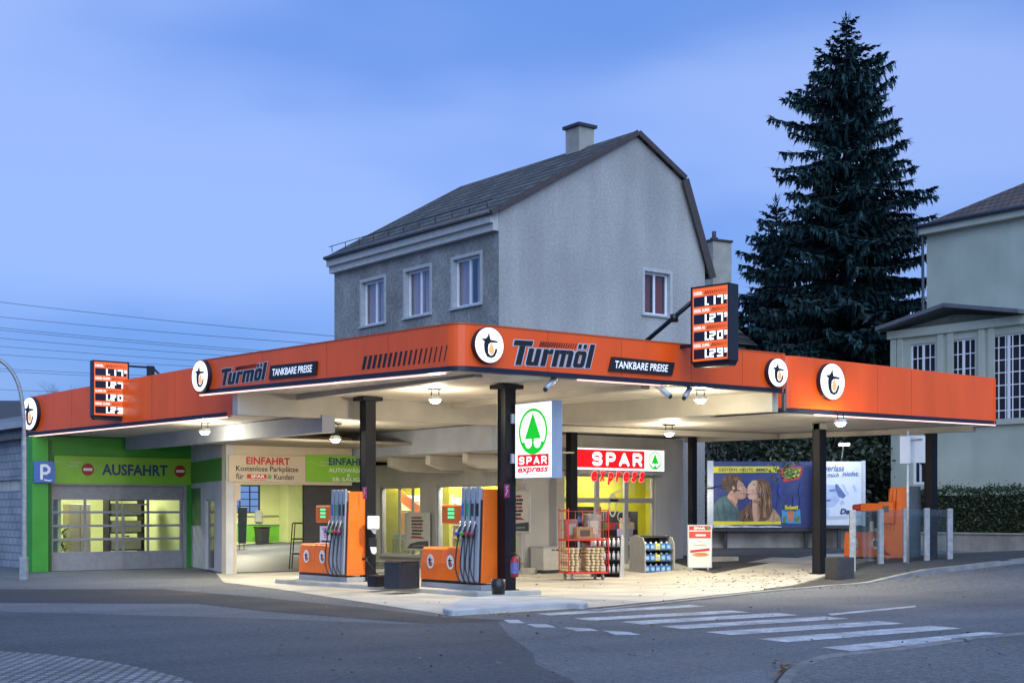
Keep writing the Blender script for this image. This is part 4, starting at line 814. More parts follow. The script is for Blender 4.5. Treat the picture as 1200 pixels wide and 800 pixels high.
# ------------------------------------------------------------------ price panels, lit box signs
def price_panel(label, fr, u0, u1, z0, z1, th, arm):
    w, hh = u1-u0, z1-z0; o = fr.w(u0,0,0); t = thing('price_sign', label, 'price sign', (o.x,o.y,z0), fr.ang)
    mb = MB(); mb.box(0,w,.012,th,0,hh); mb.ext([(0,0),(w,0),(w-.06,-.09),(.06,-.09)],.02,th-.02); part(t,'case',mb,[BLACK],.012)
    mb = MB(); framebars(mb,0,w,0,hh,-.02,.011,.035); part(t,'frame',mb,[BLACK])
    mb = MB(); mb.box(.036,w-.036,.002,.010,.036,hh-.036); part(t,'lit_panel',mb,[GL_ORA])
    rows = [('DIESEL','117','9'),('DIESEL SUPER','127','9'),('SUPER 95','120','3'),('DIESEL SUPER','129','9')]; rh = (hh-.14)/4
    mb = MB(); mt = MB(); mg = MB()
    for i,(nm,d,sm) in enumerate(rows):
        zb2 = hh-.06-(i+1)*rh; x0,x1 = .07,w-.07; dh = rh*.56
        mb.box(x0,x1,-.006,.0,zb2,zb2+dh)
        mt.text(nm, x0, x0+.05+.030*len(nm)*w, zb2+dh+rh*.12, zb2+dh+rh*.30, -.004, 0, .01); xs = x0+.09+.030*len(nm)*w
        for k in range(12):
            a = xs+k*(x1-xs)/12; q = (x1-xs)/12*.55*(1-k*.05); mt.flat([(a,zb2+dh+rh*.10),(a+q,zb2+dh+rh*.10),(a+q+.03,zb2+dh+rh*.32),(a+.03,zb2+dh+rh*.32)],-.004,1)
        dw = w*.15; a = x0+w*.27; zz = zb2+dh*.06; ht = dh*.88
        digit(mg,d[0],a-dw*.55,zz,dw,ht,-.010,0); mg.flat([(a+dw*.58,zz),(a+dw*.85,zz),(a+dw*.85,zz+ht*.18),(a+dw*.58,zz+ht*.18)],-.010,0)
        digit(mg,d[1],a+dw*1.0,zz,dw,ht,-.010,0); digit(mg,d[2],a+dw*2.3,zz,dw,ht,-.010,0); digit(mg,sm,a+dw*3.5,zz+ht*.45,dw*.5,ht*.52,-.010,0)
    part(t,'display',mb,[mat('display black',(.012,.014,.03),.25,0)]); part(t,'row_title',mt,[GL_WHITE,mat('dark red bars',(.09,.015,.008))]); part(t,'digit',mg,[GL_DIG]); 
    if arm: arm(t,w,hh,th)
    return t
fL = facing_y(0,36.35); uL0,zt0 = fL.hit(108.5,421.5); uL1,zbm = fL.hit(151,489)
def armL(t,w,hh,th):
    mb = MB(); mb.box(w,w+.75,.05,.1,hh-.12,hh-.07).box(w,w+.6,.05,.1,hh-.62,hh-.57).box(w+.55,w+.75,.04,.12,hh-.66,hh-.05); mb.tube([(w+.72,.08,hh-.1),(w+1.3,.08,hh-.62)],.035,8).tube([(w+.66,.08,hh-.1),(w+.95,.08,hh-.8)],.03,8); part(t,'arm',mb,[BLACK])
price_panel('lit orange price panel on a bracket at the left end of the low canopy', fL, uL0, uL1, zbm, zt0, .2, armL)
dR = Vector((-.15,.989)).normalized(); oR = Vector((21.05,20.15)); fR = Frame((oR.x+dR.x*1.25, oR.y+dR.y*1.25), (oR.x,oR.y)); uR0,zt1 = fR.hit(810,337); uR1,_ = fR.hit(855,331); _,zb1 = fR.hit(832,424)
def armR(t,w,hh,th):
    mb = MB(); i = rootm(t).inverted(); a = i @ Vector(atD(752,404,30.6)); b = Vector((.0,.12,hh*.85)); m_ = a.lerp(b,.62)
    mb.tube([a,b],.05,8).tube([m_-Vector((.0,0,.1)),m_+Vector((0,0,.06))],.09,8); mb.box(-.05,-.005,.05,.15,.1,.25); mb.box(-.9,0,.12,.2,.36,.43); part(t,'arm',mb,[BLACK])
price_panel('lit orange price panel jutting out from the canopy beside the dark spruce', fR, uR0, uR1, zb1, zt1, .32, armR)
fP = facing_x(18.12,24); uP0,zP1 = fP.hit(602,473); uP0 = 24-23.52; uP1,_ = fP.hit(647,470); _,zP0 = fP.hit(602,561)
t = thing('box_sign', 'tall lit white box sign with green fir tree emblem, fixed to the nearest black column', 'sign', (*fP.w(uP0,0,0)[:2],zP0), fP.ang)
w, hh = uP1-uP0, zP1-zP0; mb = MB(); mb.box(0,w,.004,.27,0,hh); part(t,'case',mb,[mat('blue grey case',(.36,.42,.52),.4,.05)],.01)
mb = MB(); mb.box(.02,w-.02,-.006,.002,.02,hh-.02); part(t,'lit_panel',mb,[GL_WHITE])
mb = MB(); fir_logo(mb,w*.5,hh*.615,w*.385,-.010,0,1); part(t,'emblem',mb,[GL_GREEN,GL_WHITE])
mb = MB(); mb.flat([(w*.08,hh*.16),(w*.92,hh*.16),(w*.92,hh*.315),(w*.08,hh*.315)],-.009,0); round_word(mb,'SPAR',w*.12,w*.88,hh*.185,hh*.29,-.011,1,.24); mb.text('express',w*.09,w*.91,hh*.055,hh*.145,-.011,0,.03,.25); part(t,'lettering',mb,[GL_RED,GL_WHITE])
for z in (hh*.27,hh*.80): mb = MB(); mb.box(-.36,-.005,-.09,.2,z-.1,z+.1); part(t,'bracket',mb,[mat('pale clamp',(.35,.42,.5),.4,.05)])
fS_ = facing_y(HX,31.62); v0 = fS_.hit(668,600)[0]; v1,zs1 = fS_.hit(778.5,527.5); _,zs0 = fS_.hit(778.5,552.5)
t = thing('shop_sign', 'long lit red and white sign lettered SPAR express over the glass shop doors', 'sign', (*fS_.w(v0,0,0)[:2],zs0))
w, hh = v1-v0, zs1-zs0; mb = MB(); mb.box(0,w,.004,.37,0,hh); mb.box(.1,w-.02,.05,.37,-.12,-.003); part(t,'case',mb,[GREY],.006)
mb = MB(); mb.box(.01,w-.01,-.006,.002,.01,hh-.01); part(t,'lit_panel',mb,[GL_WHITE])
r1 = fS_.hit(755,540)[0]-v0; s0 = fS_.hit(693,540)[0]-v0; s1 = fS_.hit(753,540)[0]-v0
mb = MB(); mb.flat([(.02,hh*.11),(r1,hh*.11),(r1,hh*.92),(.02,hh*.92)],-.009,0); round_word(mb,'SPAR',s0,s1,hh*.2,hh*.82,-.011,1,.25); part(t,'lettering',mb,[GL_RED,GL_WHITE])
e0 = fS_.hit(692,559)[0]-v0; e1 = fS_.hit(757,559)[0]-v0
mb = MB()
for i, chh in enumerate('express'):
    a = lerp(e0,e1,i/7); ww = (e1-e0)/7*.72; dz = -.10 if chh == 'p' else 0; mb.text(chh,a-.015,a+ww+.015,-.33+dz-.015,-.03 - (0 if chh!='p' else .03)+.015,-.028,1,.05,.25); mb.text(chh,a,a+ww,-.33+dz,-.03-(0 if chh!='p' else .03),-.04,0,.05,.25)
part(t,'lettering',mb,[GL_RED,glow('pink letter halo',(1,.45,.4),.9)])
mb = MB(); fir_logo(mb,(r1+w)/2+.02,hh*.5,hh*.41,-.010,0,1); part(t,'emblem',mb,[GL_GREEN,GL_WHITE])

# ------------------------------------------------------------------ fuel pumps
def pump_logo(t, u, z, r, y):
    mb = MB(); mb.circ(u,z,r,r*1.25,y-.002,None,0,28); emblem_art(mb,u,z,r*1.05,y-.005,1,2); part(t,'emblem',mb,[WHITET,BLACKT,mat('drop red',(.65,.06,.02),.4,0)])
def make_pump(label, x, y, z, rz, variant=0):
    t = thing('fuel_pump', label, 'fuel pump', (x,y,z), rz, 'orange fuel pumps')
    L1, L2, D, H1, H2 = 1.42, 2.13, .62, .83, 2.10
    mb = MB(); mb.box(0,L2,.0,D,-.05,.06); part(t,'plinth',mb,[GREY],.01)
    mb = MB(); mb.box(.01,L1,.01,D-.01,.061,.12); part(t,'skirting',mb,[BLACK])
    for i in range(2):
        a = .0+i*L1/2; b_ = a+L1/2-.012
        m2 = MB(Matrix(((0,1,0,0),(0,0,0,0),(0,0,1,0),(0,0,0,1)))); mb = MB()
        pr = [(0,.122),(D,.122),(D,H1-.03),(D-.04,H1),(.10,H1),(.05,H1-.04),(0,H1-.36)]
        mb.add([(a,py_,pz) for py_,pz in pr]+[(b_,py_,pz) for py_,pz in pr],[tuple(range(7))[::-1],tuple(range(7,14))]+[(k,(k+1)%7,7+(k+1)%7,7+k) for k in range(7)])
        part(t,'cabinet',mb,[ORANGE_P],.012); pump_logo(t,a+.36,.52,.125,-.004)
    mb = MB()
    if variant == 0:
        mb.add([(L1+.0,-.0,.1),(L2,0,.1),(L2,D,.1),(L1+.0,D,.1),(L1+.0,.07,H2-.02),(L2,.07,H2-.02),(L2,D-.09,H2-.02),(L1,D-.09,H2-.02)],[(0,3,2,1),(4,5,6,7),(0,1,5,4),(1,2,6,5),(2,3,7,6),(3,0,4,7)]); part(t,'tower',mb,[ORANGE_P],.02)
        yf = lambda z: .07*(z-.1)/(H2-.12)
        gw = (L2-L1-.04)/4; mb = MB(); md = MB(); labs = []
        for i in range(4):
            a = L1+.02+i*gw
            mb.add([(a,yf(.13)-.05,.13),(a+gw*.62,yf(.13)-.05,.13),(a+gw*.62,yf(H2)-.05,H2+.03),(a,yf(H2)-.05,H2+.03),(a,yf(.13)-.004,.13),(a+gw*.62,yf(.13)-.004,.13),(a+gw*.62,yf(H2)-.004,H2+.03),(a,yf(H2)-.004,H2+.03)],[(0,1,2,3),(7,6,5,4),(0,4,5,1),(1,5,6,2),(2,6,7,3),(3,7,4,0)])
            md.add([(a+gw*.64,yf(.13)-.012,.13),(a+gw*.98,yf(.13)-.012,.13),(a+gw*.98,yf(1.85)-.012,1.85),(a+gw*.64,yf(1.85)-.012,1.85)],[(0,1,2,3)])
            md.add([(a+gw*.64,yf(1.85)-.012,1.852),(a+gw*.98,yf(1.85)-.012,1.852),(a+gw*.98,yf(H2)-.012,H2),(a+gw*.64,yf(H2)-.012,H2)],[(0,1,2,3)],1)
        part(t,'fluted_panel',mb,[mat('pump silver',(.42,.46,.52),.35,.06,3,metal=.3)],.006); part(t,'hose_slot',md,[BLACK,LGREY])
        cols = [(.02,.08,.5),(.1,.35,.08),(.35,.02,.05),(.25,.03,.12)]; tags = [(.02,.18,.6),(.03,.4,.15),(.03,.05,.1),(.02,.02,.03)]
        for i in range(4):
            a = L1+.02+i*gw; m2 = mat('grip colour',cols[0],.4,0) if i == 0 else mat('grip colour %s'%'abc'[i-1],cols[i],.4,0)
            mb = MB(); yy = yf(1.6)-.054; mb.flat([(a+.01,1.45),(a+gw*.56,1.45),(a+gw*.56,1.78),(a+.01,1.78)],yy); part(t,'grade_label',mb,[mat('grade %s'%'abcd'[i],tags[i],.5,0)])
            xx = a+gw*.5; yn = -.10
            mb = MB(); mb.tube([(xx,yn+.04,1.33),(xx-.005,yn-.01,1.24),(xx-.01,yn-.04,1.14),(xx-.01,yn-.03,1.05)],[.02,.03,.045,.03],10,0); mb.tube([(xx,yn+.02,1.36),(xx+.06,yn-.03,1.40),(xx+.07,yn-.07,1.30),(xx+.01,yn-.09,1.15)],.012,6,1)
            mb.tube([(xx-.01,yn-.045,1.16),(xx-.02,yn-.10,1.12)],[.055,.045],10,2); nz_ = part(t,'nozzle',mb,[BLACK,LGREY,m2])
            e = L1+.10+i*gw; mb = MB(); mb.tube(smooth([(xx-.01,yn-.03,1.05),(xx-.03,yn-.07,.75),(xx-.02,yn-.10,.42),(xx+.06,yn-.08,.18),(e+gw*.75,yn-.03,.10),(e+gw*.95,yn+.02,.14)],5),.015,8); k = part(t,'hose',mb,[RUB]); k.parent = nz_
        xd, zd_ = L1-.02, 1.34
        mb = MB(); mb.box(xd-.68,xd,.02,.34,zd_,zd_+.42); dsp = part(t,'display_head',mb,[ORANGE_P],.04)
        mb = MB()
        for i in range(3): mb.box(xd-.43,xd-.22,.008,.016,zd_+.12+i*.085,zd_+.17+i*.085)
        k = part(t,'digital_display',mb,[GL_LED]); k.parent = dsp
        mb = MB(); mb.box(xd-.05,L1-.003,.1,.5,.845,1.45).box(xd-.02,L1-.003,.1,.5,1.92,H2-.05); part(t,'upright',mb,[ORANGE_P],.01)
    else:
        pr = [(.02,.1),(D-.02,.1),(D-.12,H2),(.12,H2)]; x0, x1 = L1-.25, L2-.05
        mb.add([(lerp(x0,x0+.30,(pz-.1)/(H2-.1)),py_,pz) for py_,pz in pr]+[(x1,py_,pz) for py_,pz in pr],[(3,2,1,0),(4,5,6,7)]+[(k,(k+1)%4,4+(k+1)%4,4+k) for k in range(4)]); part(t,'tower',mb,[ORANGE_P],.02)
        mb = MB(); 
        for i in range(5): y0 = .0+i*.124; mb.box(x1+.002,x1+.07,y0+.004,y0+.118,.1,H2+.03)
        part(t,'fluted_panel',mb,[mat('grey slats',(.13,.145,.16),.45,.12)],.004)
        mb = MB(); mb.box(x0-.62,x0+.45,.02,.28,1.42,1.66).box(x0+.02,x0+.5,-.03,.3,1.08,1.7); part(t,'display_head',mb,[ORANGE_P],.02)
        mb = MB(); mb.tube([(x0-.64,.12,1.54),(x0-.9,.10,1.54)],[.11,.09],12); part(t,'lamp_knob',mb,[mat('red knob',(.5,.04,.03),.4,.4,30)])
        mb = MB(); mb.box(x0-.2,x0-.05,.05,.2,.95,1.3); mb.box(x0-.14,x0-.12,.1,.12,1.3,1.43); part(t,'nozzle',mb,[DGREY])
        mb = MB(); mb.box(x0-.45,x0-.2,.25,.28,.842,1.14); part(t,'notice',mb,[WHITE])
        for gx in (.24,.36,.48):
            mb = MB(); mb.add([(x0+gx,.018,.9),(x0+gx+.02,.018,.9),(x0+gx+.05,.115,H2-.03),(x0+gx+.03,.115,H2-.03)],[(0,1,2,3)]); part(t,'panel_groove',mb,[SEAM])
        for gx in (.04,.14): mb = MB(); mb.tube(smooth([(x0-.08+gx,.1,1.3),(x0-.12+gx,-.06,1.0),(x0-.05+gx,-.10,.6),(x0+.12+gx,-.08,.3),(x0+.25+gx,-.02,.2)],4),.015,6); part(t,'hose',mb,[RUB])
        mb = MB(); mb.box(x0+.16,x0+.36,-.036,-.031,1.40,1.58); part(t,'digital_display',mb,[mat('grey display',(.10,.12,.12),.2,.1)])
    return t
rz = -pi/2+.05
make_pump('orange fuel pump nearest the tall fir tree box sign', 17.38, 25.98, .16, rz)
tp = make_pump('orange fuel pump farthest to the left, in front of the hall entrance', 16.98, 30.78, .16, rz)
t = thing('notice_card', 'small white notice standing on the cabinet of the far left fuel pump', 'notice', (17.2,29.83,1.0), rz); mb = MB(); mb.box(-.27,.27,0,.012,0,.42); part(t,'card',mb,[WHITE]); mb = MB()
for i in range(5): mb.box(-.15+.02*i,.12-.015*i,-.004,-.001,.34-.05*i,.365-.05*i)
mb.box(-.2,.2,-.004,-.001,.03,.07,1); part(t,'print',mb,[REDT,BLACKT])
pc = atD(989,600,41.0); pc = (pc[0],pc[1],h(pc[0])); make_pump('orange fuel pump at the far right behind the glass windscreen posts', pc[0], pc[1], pc[2]+.0, rz+.02, 1)

# ------------------------------------------------------------------ small things on the island and in front of the shop
x, y, _ = G(471,689,.11); t = thing('litter_bin', 'dark grey box bin standing on the island between the two left pumps', 'bin', (x,y,.11), .2)
mb = MB(); wallgrid(mb,-.3,.3,0,.56,-.24,-.21,[]); mb.box(-.3,.3,.21,.24,0,.56).box(-.3,-.27,-.21,.21,0,.56).box(.27,.3,-.21,.21,0,.56).box(-.27,.27,-.21,.21,.02,.4); part(t,'body',mb,[DGREY],.01)
mb = MB(); mb.ext([(-.31,.561),(.31,.561),(.24,.6),(-.24,.6)],-.25,.25); part(t,'lid',mb,[BLACK],.01)
x, y, _ = G(584,696,.11); t = thing('litter_bin', 'small black pail at the foot of the nearest black column', 'bin', (x,y,.11)); mb = MB(); mb.tube([(0,0,0),(0,0,.3),(0,0,.32),(0,0,.3),(0,0,.05)],[.13,.15,.16,.13,.11],18); part(t,'body',mb,[BLACK])
x, y, _ = G(445,687,.11); t = thing('squeegee_bucket', 'black window cleaning bucket with a leaning squeegee by the left canopy column', 'bucket', (x,y,.11), .2)
mb = MB(); mb.box(-.25,.25,-.15,.15,0,.26); part(t,'bucket',mb,[BLACK],.03); mb = MB(); mb.tube([(-.2,-.12,.22),(-.15,-.1,.31),(.15,-.1,.31),(.22,-.12,.22)],.012,6); part(t,'handle',mb,[RUB]); mb = MB(); mb.tube([(.1,0,.1),(-.45,-.02,.62)],.014,6); mb.box(-.53,-.36,-.03,0,.6,.65); part(t,'squeegee',mb,[BLACK])
def hung(name,label,cat,px,py,d,parts_,rzz=-TH,group=None):
    p = atD(px,py,d); t = thing(name,label,cat,p,rzz,group)
    for nm,fn,ms,bv in parts_: mb = MB(); fn(mb); part(t,nm,mb,ms,bv)
    return t
hung('towel_dispenser','white paper towel dispenser hanging on the left canopy column','dispenser',437.5,612,33.2,[('body',lambda m:m.box(-.14,.14,-.09,.09,-.16,.16),[WHITE],.03),('towel',lambda m:m.ext([(-.05,-.17),(.08,-.165),(.05,-.27),(-.0,-.25)],-.02,-.01),[WHITE],0)])
hung('glove_dispenser','black and white glove dispenser below the paper towels on the column','dispenser',437,640,33.25,[('holder',lambda m:m.box(-.09,.09,-.06,.06,0,.2),[BLACK],.01),('gloves',lambda m:m.ext([(-.07,-.005),(.08,-.005),(.09,-.13),(.04,-.19),(-.03,-.15)],-.05,.02),[WHITE],.01)])
hung('fire_extinguisher','red fire extinguisher with a blue label hanging on the nearest black column','extinguisher',603,676,29.3,[('body',lambda m:m.tube([(0,0,0),(0,0,.03),(0,0,.36),(0,0,.42),(0,0,.45)],[.06,.085,.085,.05,.03],16),[mat('extinguisher red',(.35,.02,.03),.35,.1)],0),('label',lambda m:m.tube([(0,0,.08),(0,0,.30)],.0865,16,cap=False),[mat('extinguisher label',(.12,.14,.35),.5,.4,18)],0),('valve',lambda m:(m.tube([(0,0,.45),(0,0,.52)],.025,8),m.tube([(0,0,.5),(-.12,-.02,.5)],.015,6)),[BLACK],0),('hose',lambda m:m.tube([(.02,-.02,.48),(.11,-.03,.42),(.105,-.03,.15)],.012,6),[RUB],0)])
for px,py,d,lb in ((594,575,29.55,'small purple safety sign on the nearest black column'),(427,577,33.2,'small purple safety sign on the left canopy column')):
    hung('safety_sign',lb,'sign',px,py,d,[('plate',lambda m:m.box(-.085,.085,0,.006,-.14,.14),[mat('purple plate',(.35,.05,.2),.4,.05)],0),('symbol',lambda m:(m.stroke([(-.04,-.09),(.02,.0),(-.01,.08),(.03,.1)],.022,-.002,0),m.stroke([(.0,.02),(.04,.0)],.02,-.006,0)),[WHITET],0)],-pi/2 if px>500 else -pi/2, 'small purple safety signs')
def cctv(px,py,d,label,yaw):
    t = thing('security_camera',label,'camera',atD(px,py,d),yaw,'security cameras under the canopy edge'); mb = MB(); mb.tube([(0,0,.32),(0,0,.36)],.07,12).tube([(0,0,.33),(0,.0,.2)],.022,8); part(t,'mount',mb,[LGREY])
    mb = MB(); mb.tube([(0,.08,.27),(0,-.22,.02)],.062,12); part(t,'body',mb,[LGREY]); mb = MB(); mb.tube([(0,-.221,.019),(0,-.245,.0)],.045,12); part(t,'lens',mb,[BLACK])
cctv(648,458,27.9,'white tube camera under the canopy edge above the box sign',R(-80)); cctv(774,466,29.6,'white tube camera under the canopy edge at the end of the pink light',R(20)); cctv(807,468,30.2,'white tube camera under the canopy edge close to the bright floodlight',R(-70))
# framed posters
def framed(label,fr,q0,q1,y):
    u0,z0 = fr.hit(*q0); u1,z1 = fr.hit(*q1); o = fr.w(u0,y,0); t = thing('framed_poster',label,'poster',(o.x,o.y,z0),fr.ang,'framed posters on the shop wall'); w,hh = u1-u0,z1-z0
    mb = MB(); framebars(mb,0,w,0,hh,-.03,0,.035); part(t,'frame',mb,[LGREY]); mb = MB(); mb.box(.03,w-.03,-.012,-.004,.03,hh-.03); part(t,'print',mb,[mat('poster paper',(.58,.55,.52),.5,.05)])
    mb = MB(); r_ = random.Random(3)
    for i in range(6):
        z = hh*(.86-.085*i); a = w*(.26+.03*r_.random()); b_ = w*(.62+.12*r_.random()); x = a
        while x < b_: q = r_.uniform(.04,.1)*w; mb.box(x,min(b_,x+q*.85),-.0155,-.0125,z-hh*.028,z+hh*.028,0 if i%3 else 1); x += q
    mb.ext([(w*.08,hh*.05),(w*.94,hh*.05),(w*.94,hh*.26),(w*.5,hh*.23),(w*.22,hh*.17)],-.0155,-.0125,2); mb.ext([(w*.2,hh*.32),(w*.8,hh*.31),(w*.65,hh*.37),(w*.3,hh*.38)],-.0165,-.0125,1); mb.ext([(w*.3,hh*.1),(w*.8,hh*.12),(w*.8,hh*.15),(w*.35,hh*.13)],-.0195,-.0162,3)
    part(t,'artwork',mb,[BLACKT,mat('poster red',(.3,.04,.04),.5),mat('poster slate',(.05,.06,.08),.5),mat('poster grey',(.25,.27,.3),.5)])
FPO = facing_x(24.78,41.6); framed('framed poster with red and black lettering between the two shop windows',FPO,(475,644),(504,600),0)
FPO2 = facing_x(24.86,41.6); framed('framed poster half hidden behind the nearest black column',FPO2,(590,624),(622,574),0)
# wall cabinet
u0,_ = FD.hit(637,600); u1,_ = FD.hit(660,600); FDc = facing_y(HX,31.3); t = thing('storage_box','low pale grey cabinet against the shop wall behind the red trolley','cabinet',(*FDc.w(FDc.hit(637,600)[0],0,0)[:2],.0)); w = FDc.hit(664,600)[0]-FDc.hit(637,600)[0]
mb = MB(); mb.box(0,w,0,.6,.1,.74); part(t,'body',mb,[mat('pale cabinet',(.42,.42,.40),.5,.08)],.01); mb = MB(); mb.box(-.02,w+.02,-.02,.62,.742,.77); part(t,'lid',mb,[GREY],.006); mb = MB(); mb.box(.3,.4,-.02,-.002,.66,.69).box(w-.4,w-.3,-.02,-.002,.66,.69); part(t,'latch',mb,[BLACK]); mb=MB(); mb.box(.02,w-.02,.02,.58,.0,.099); part(t,'plinth',mb,[DGREY])
# red roll trolley with cartons and firewood bundles
x,y,_ = G(684,679); t = thing('roll_trolley','red wire roll trolley loaded with pale bundles in front of the shop','trolley',(x,y,0),R(-20))
mb = MB(); hw,hd = .55,.36
for z in (.17,1.02):
    mb.box(-hw,hw,-hd,hd,z,z+.05)
part(t,'deck',mb,[REDW],.006)
mb = MB()
for xx in (-hw,hw):
    mb.tube(smooth([(xx,-hd,.2),(xx,-hd,1.72),(xx,-hd+.06,1.8),(xx,hd-.06,1.8),(xx,hd,1.72),(xx,hd,.2)],3),.014,6)
    for yy in (-.18,0,.18): mb.tube([(xx,yy,.2),(xx,yy,1.8)],.007,5)
    for z in (.45,.75,1.3,1.55): mb.tube([(xx,-hd,z),(xx,hd,z)],.007,5)
for z in (.45,.75,1.3,1.55,1.78): mb.tube([(-hw,hd,z),(hw,hd,z)],.007,5)
for i in range(6): mb.tube([(-hw+.2*i+.05,hd,.2),(-hw+.2*i+.05,hd,1.78)],.006,5)
part(t,'wire_cage',mb,[REDW])
for xx in (-.42,.42):
    for yy in (-.28,.28): mb = MB(); mb.tube([(xx-.02,yy,.08),(xx+.02,yy,.08)],.075,14); mb.box(xx-.035,xx+.035,yy-.03,yy+.03,.155,.169); part(t,'castor',mb,[GALV])
T0 = rootm(t); WOODE = mat('pale wood ends',(.62,.50,.32),.7,.25,14); CARD = mat('brown cardboard',(.36,.24,.12),.8,.12,5); 
for j in range(4):
    for i in range(2):
        p = T0 @ Vector((-.33+.56*i+.02*(j%2),0,.225+j*.155)); b = thing('firewood_bundle','bundle of pale wood briquettes stacked on the lower deck of the red trolley','bundle',p,R(-20),'bundles on the trolley')
        mb = MB()
        for a in range(4 if i else 3):
            for c in range(2): mb.tube([(-.2+.125*a*(1 if i else 1),-.30,.04+.075*c),(-.2+.125*a,.28,.04+.075*c)],.036,7)
        part(b,'briquettes',mb,[WOODE]); mb = MB(); mb.box(-.25,.24,-.12,-.07,.151,.153); part(b,'strap',mb,[CARD])
def carton(loc,w,d,hh,label,m_,pr):
    b = thing('carton',label,'carton',T0 @ Vector(loc),R(-20)); mb = MB(); mb.box(-w/2,w/2,-d/2,d/2,0,hh); part(b,'box',mb,[m_],.006); mb = MB(); mb.box(-w*.32,w*.3,-d/2-.003,-d/2-.001,hh*.2,hh*.75); part(b,'print',mb,[pr])
carton((-.05,-.1,1.072),.44,.3,.30,'open brown carton on the upper deck of the red trolley',CARD,mat('dark print',(.1,.06,.05),.6,.4,25)); carton((-.3,.15,1.072),.3,.25,.5,'tall red and grey carton at the back of the trolley',mat('red grey carton',(.28,.12,.12),.6,.4,9),GREY)
carton((.28,.12,1.072),.36,.3,.62,'tallest carton with printed white band at the back of the trolley',mat('printed carton',(.3,.28,.27),.6,.5,9),mat('white band',(.5,.45,.4),.6,.3,20))
# wire shelf of bottles beside the trolley
x,y,_ = G(711,676); t = thing('bottle_rack','black rack of small white bottles just right of the red trolley','rack',(x,y,0),R(-55)); mb = MB()
pr = [(-.2,0),(.25,0),(.25,1.05),(.12,1.15),(-.05,1.12),(-.12,.5)]
for xx in (-.42,.40):
    m2 = [(xx,py_,pz) for py_,pz in pr]+[(xx+.025,py_,pz) for py_,pz in pr]; mb.add(m2,[tuple(range(6)),tuple(range(6,12))[::-1]]+[(k,6+k,6+(k+1)%6,(k+1)%6) for k in range(6)])
part(t,'side_panel',mb,[LGREY]); mb = MB()
for z in (.1,.45,.8): mb.box(-.394,.399,-.12,.25,z,z+.03)
mb.box(-.394,.399,.22,.25,.0,1.1); part(t,'shelf',mb,[DGREY]); mb = MB()
for z in (.131,.481,.831):
    for i in range(6): mb.tube([(-.32+.13*i,-.03,z),(-.32+.13*i,-.03,z+.16),(-.32+.13*i,-.03,z+.19),(-.32+.13*i,-.03,z+.23)],[.042,.042,.018,.018],8)
part(t,'bottle',mb,[WHITE])
# grey display stand with blue canisters
x,y,_ = G(764,669); t = thing('display_stand','grey sided display stand of blue screenwash canisters right of the shop doors','display stand',(x,y,.0),R(-14))
pr = [(-.45,0),(.45,0),(.45,1.05),(.1,1.12),(-.32,1.05),(-.45,.85)]
for xx in (-.48,.45):
    mb = MB(); mb.add([(xx,py_,pz) for py_,pz in pr]+[(xx+.03,py_,pz) for py_,pz in pr],[tuple(range(6)),tuple(range(6,12))[::-1]]+[(k,6+k,6+(k+1)%6,(k+1)%6) for k in range(6)]); part(t,'side_panel',mb,[mat('stand grey',(.33,.335,.33),.5,.06)])
mb = MB(); mb.box(-.449,.449,.40,.44,.0,1.03); part(t,'back_panel',mb,[BLACK]); mb = MB(); mb.box(-.449,.449,-.2,.43,1.05,1.09); part(t,'roof',mb,[DGREY])
for z in (.06,.37,.68): mb = MB(); mb.box(-.449,.449,-.40,.399,z,z+.03); part(t,'shelf',mb,[DGREY])
for k,z in enumerate((.091,.401,.711)):
    for i in range(5):
        mb = MB(); a = -.42+i*.17; yel = i == 2 and k > 0; mb.box(a,a+.145,-.36,-.14,z,z+.17); mb.tube([(a+.07,-.25,z+.17),(a+.07,-.25,z+.215)],.03,8,1); mb.box(a+.02,a+.125,-.364,-.361,z+.03,z+.12,2)
        part(t,'canister',mb,[mat('yellow canister',(.65,.6,.05),.4,.05) if yel else mat('blue canister',(.05,.20,.5),.3,.2,12),WHITE,mat('canister label',(.3,.42,.6),.5,.3,30)],.006)
# standing customer sign
x,y,_ = G(820,668); p1 = frontal(820,1.75*FPX/(668-600)*1.0); t = thing('pavement_sign','white standing sign with a red SPAR header on a flat foot right of the shop','sign stand',(x,y,0),-TH+.05)
w = 25.5/FPX*math.hypot(x,y)*1.0; w = .68; hh = 1.2
mb = MB(); mb.ext([(-w*.62,.0),(w*.62,.0),(w*.56,.12),(-w*.56,.12)],-.22,.22); part(t,'foot',mb,[mat('foot white',(.5,.48,.44),.5,.1)],.03)
mb = MB(); mb.box(-w*.38,-w*.30,-.015,.015,.12,.22).box(w*.30,w*.38,-.015,.015,.12,.22); part(t,'leg',mb,[GREY]); mb = MB(); framebars(mb,-w/2,w/2,.2,.2+hh,-.03,.03,.03); part(t,'frame',mb,[LGREY])
mb = MB(); mb.box(-w/2+.02,w/2-.02,-.018,.018,.22,.18+hh); part(t,'panel',mb,[mat('sign paper',(.7,.68,.64),.4,.03)]); mb = MB(); W2 = w/2-.035
mb.box(-W2,W2,-.022,-.019,.2+hh*.875,.2+hh*.97,0); mb.text('SPAR',-W2*.55,W2*.5,.2+hh*.895,.2+hh*.95,-.025,1,.03); mb.circ(W2*.78,.2+hh*.922,.04,.04,-.0245,None,2,14)
mb.box(-W2,W2,-.022,-.019,.2+hh*.69,.2+hh*.85,3); mb.box(-W2*.4,W2*.55,-.025,-.0225,.2+hh*.74,.2+hh*.78,1); mb.box(-W2*.55,W2*.6,-.022,-.019,.2+hh*.52,.2+hh*.545,4); mb.box(-W2*.2,W2*.2,-.022,-.019,.2+hh*.60,.2+hh*.62,4)
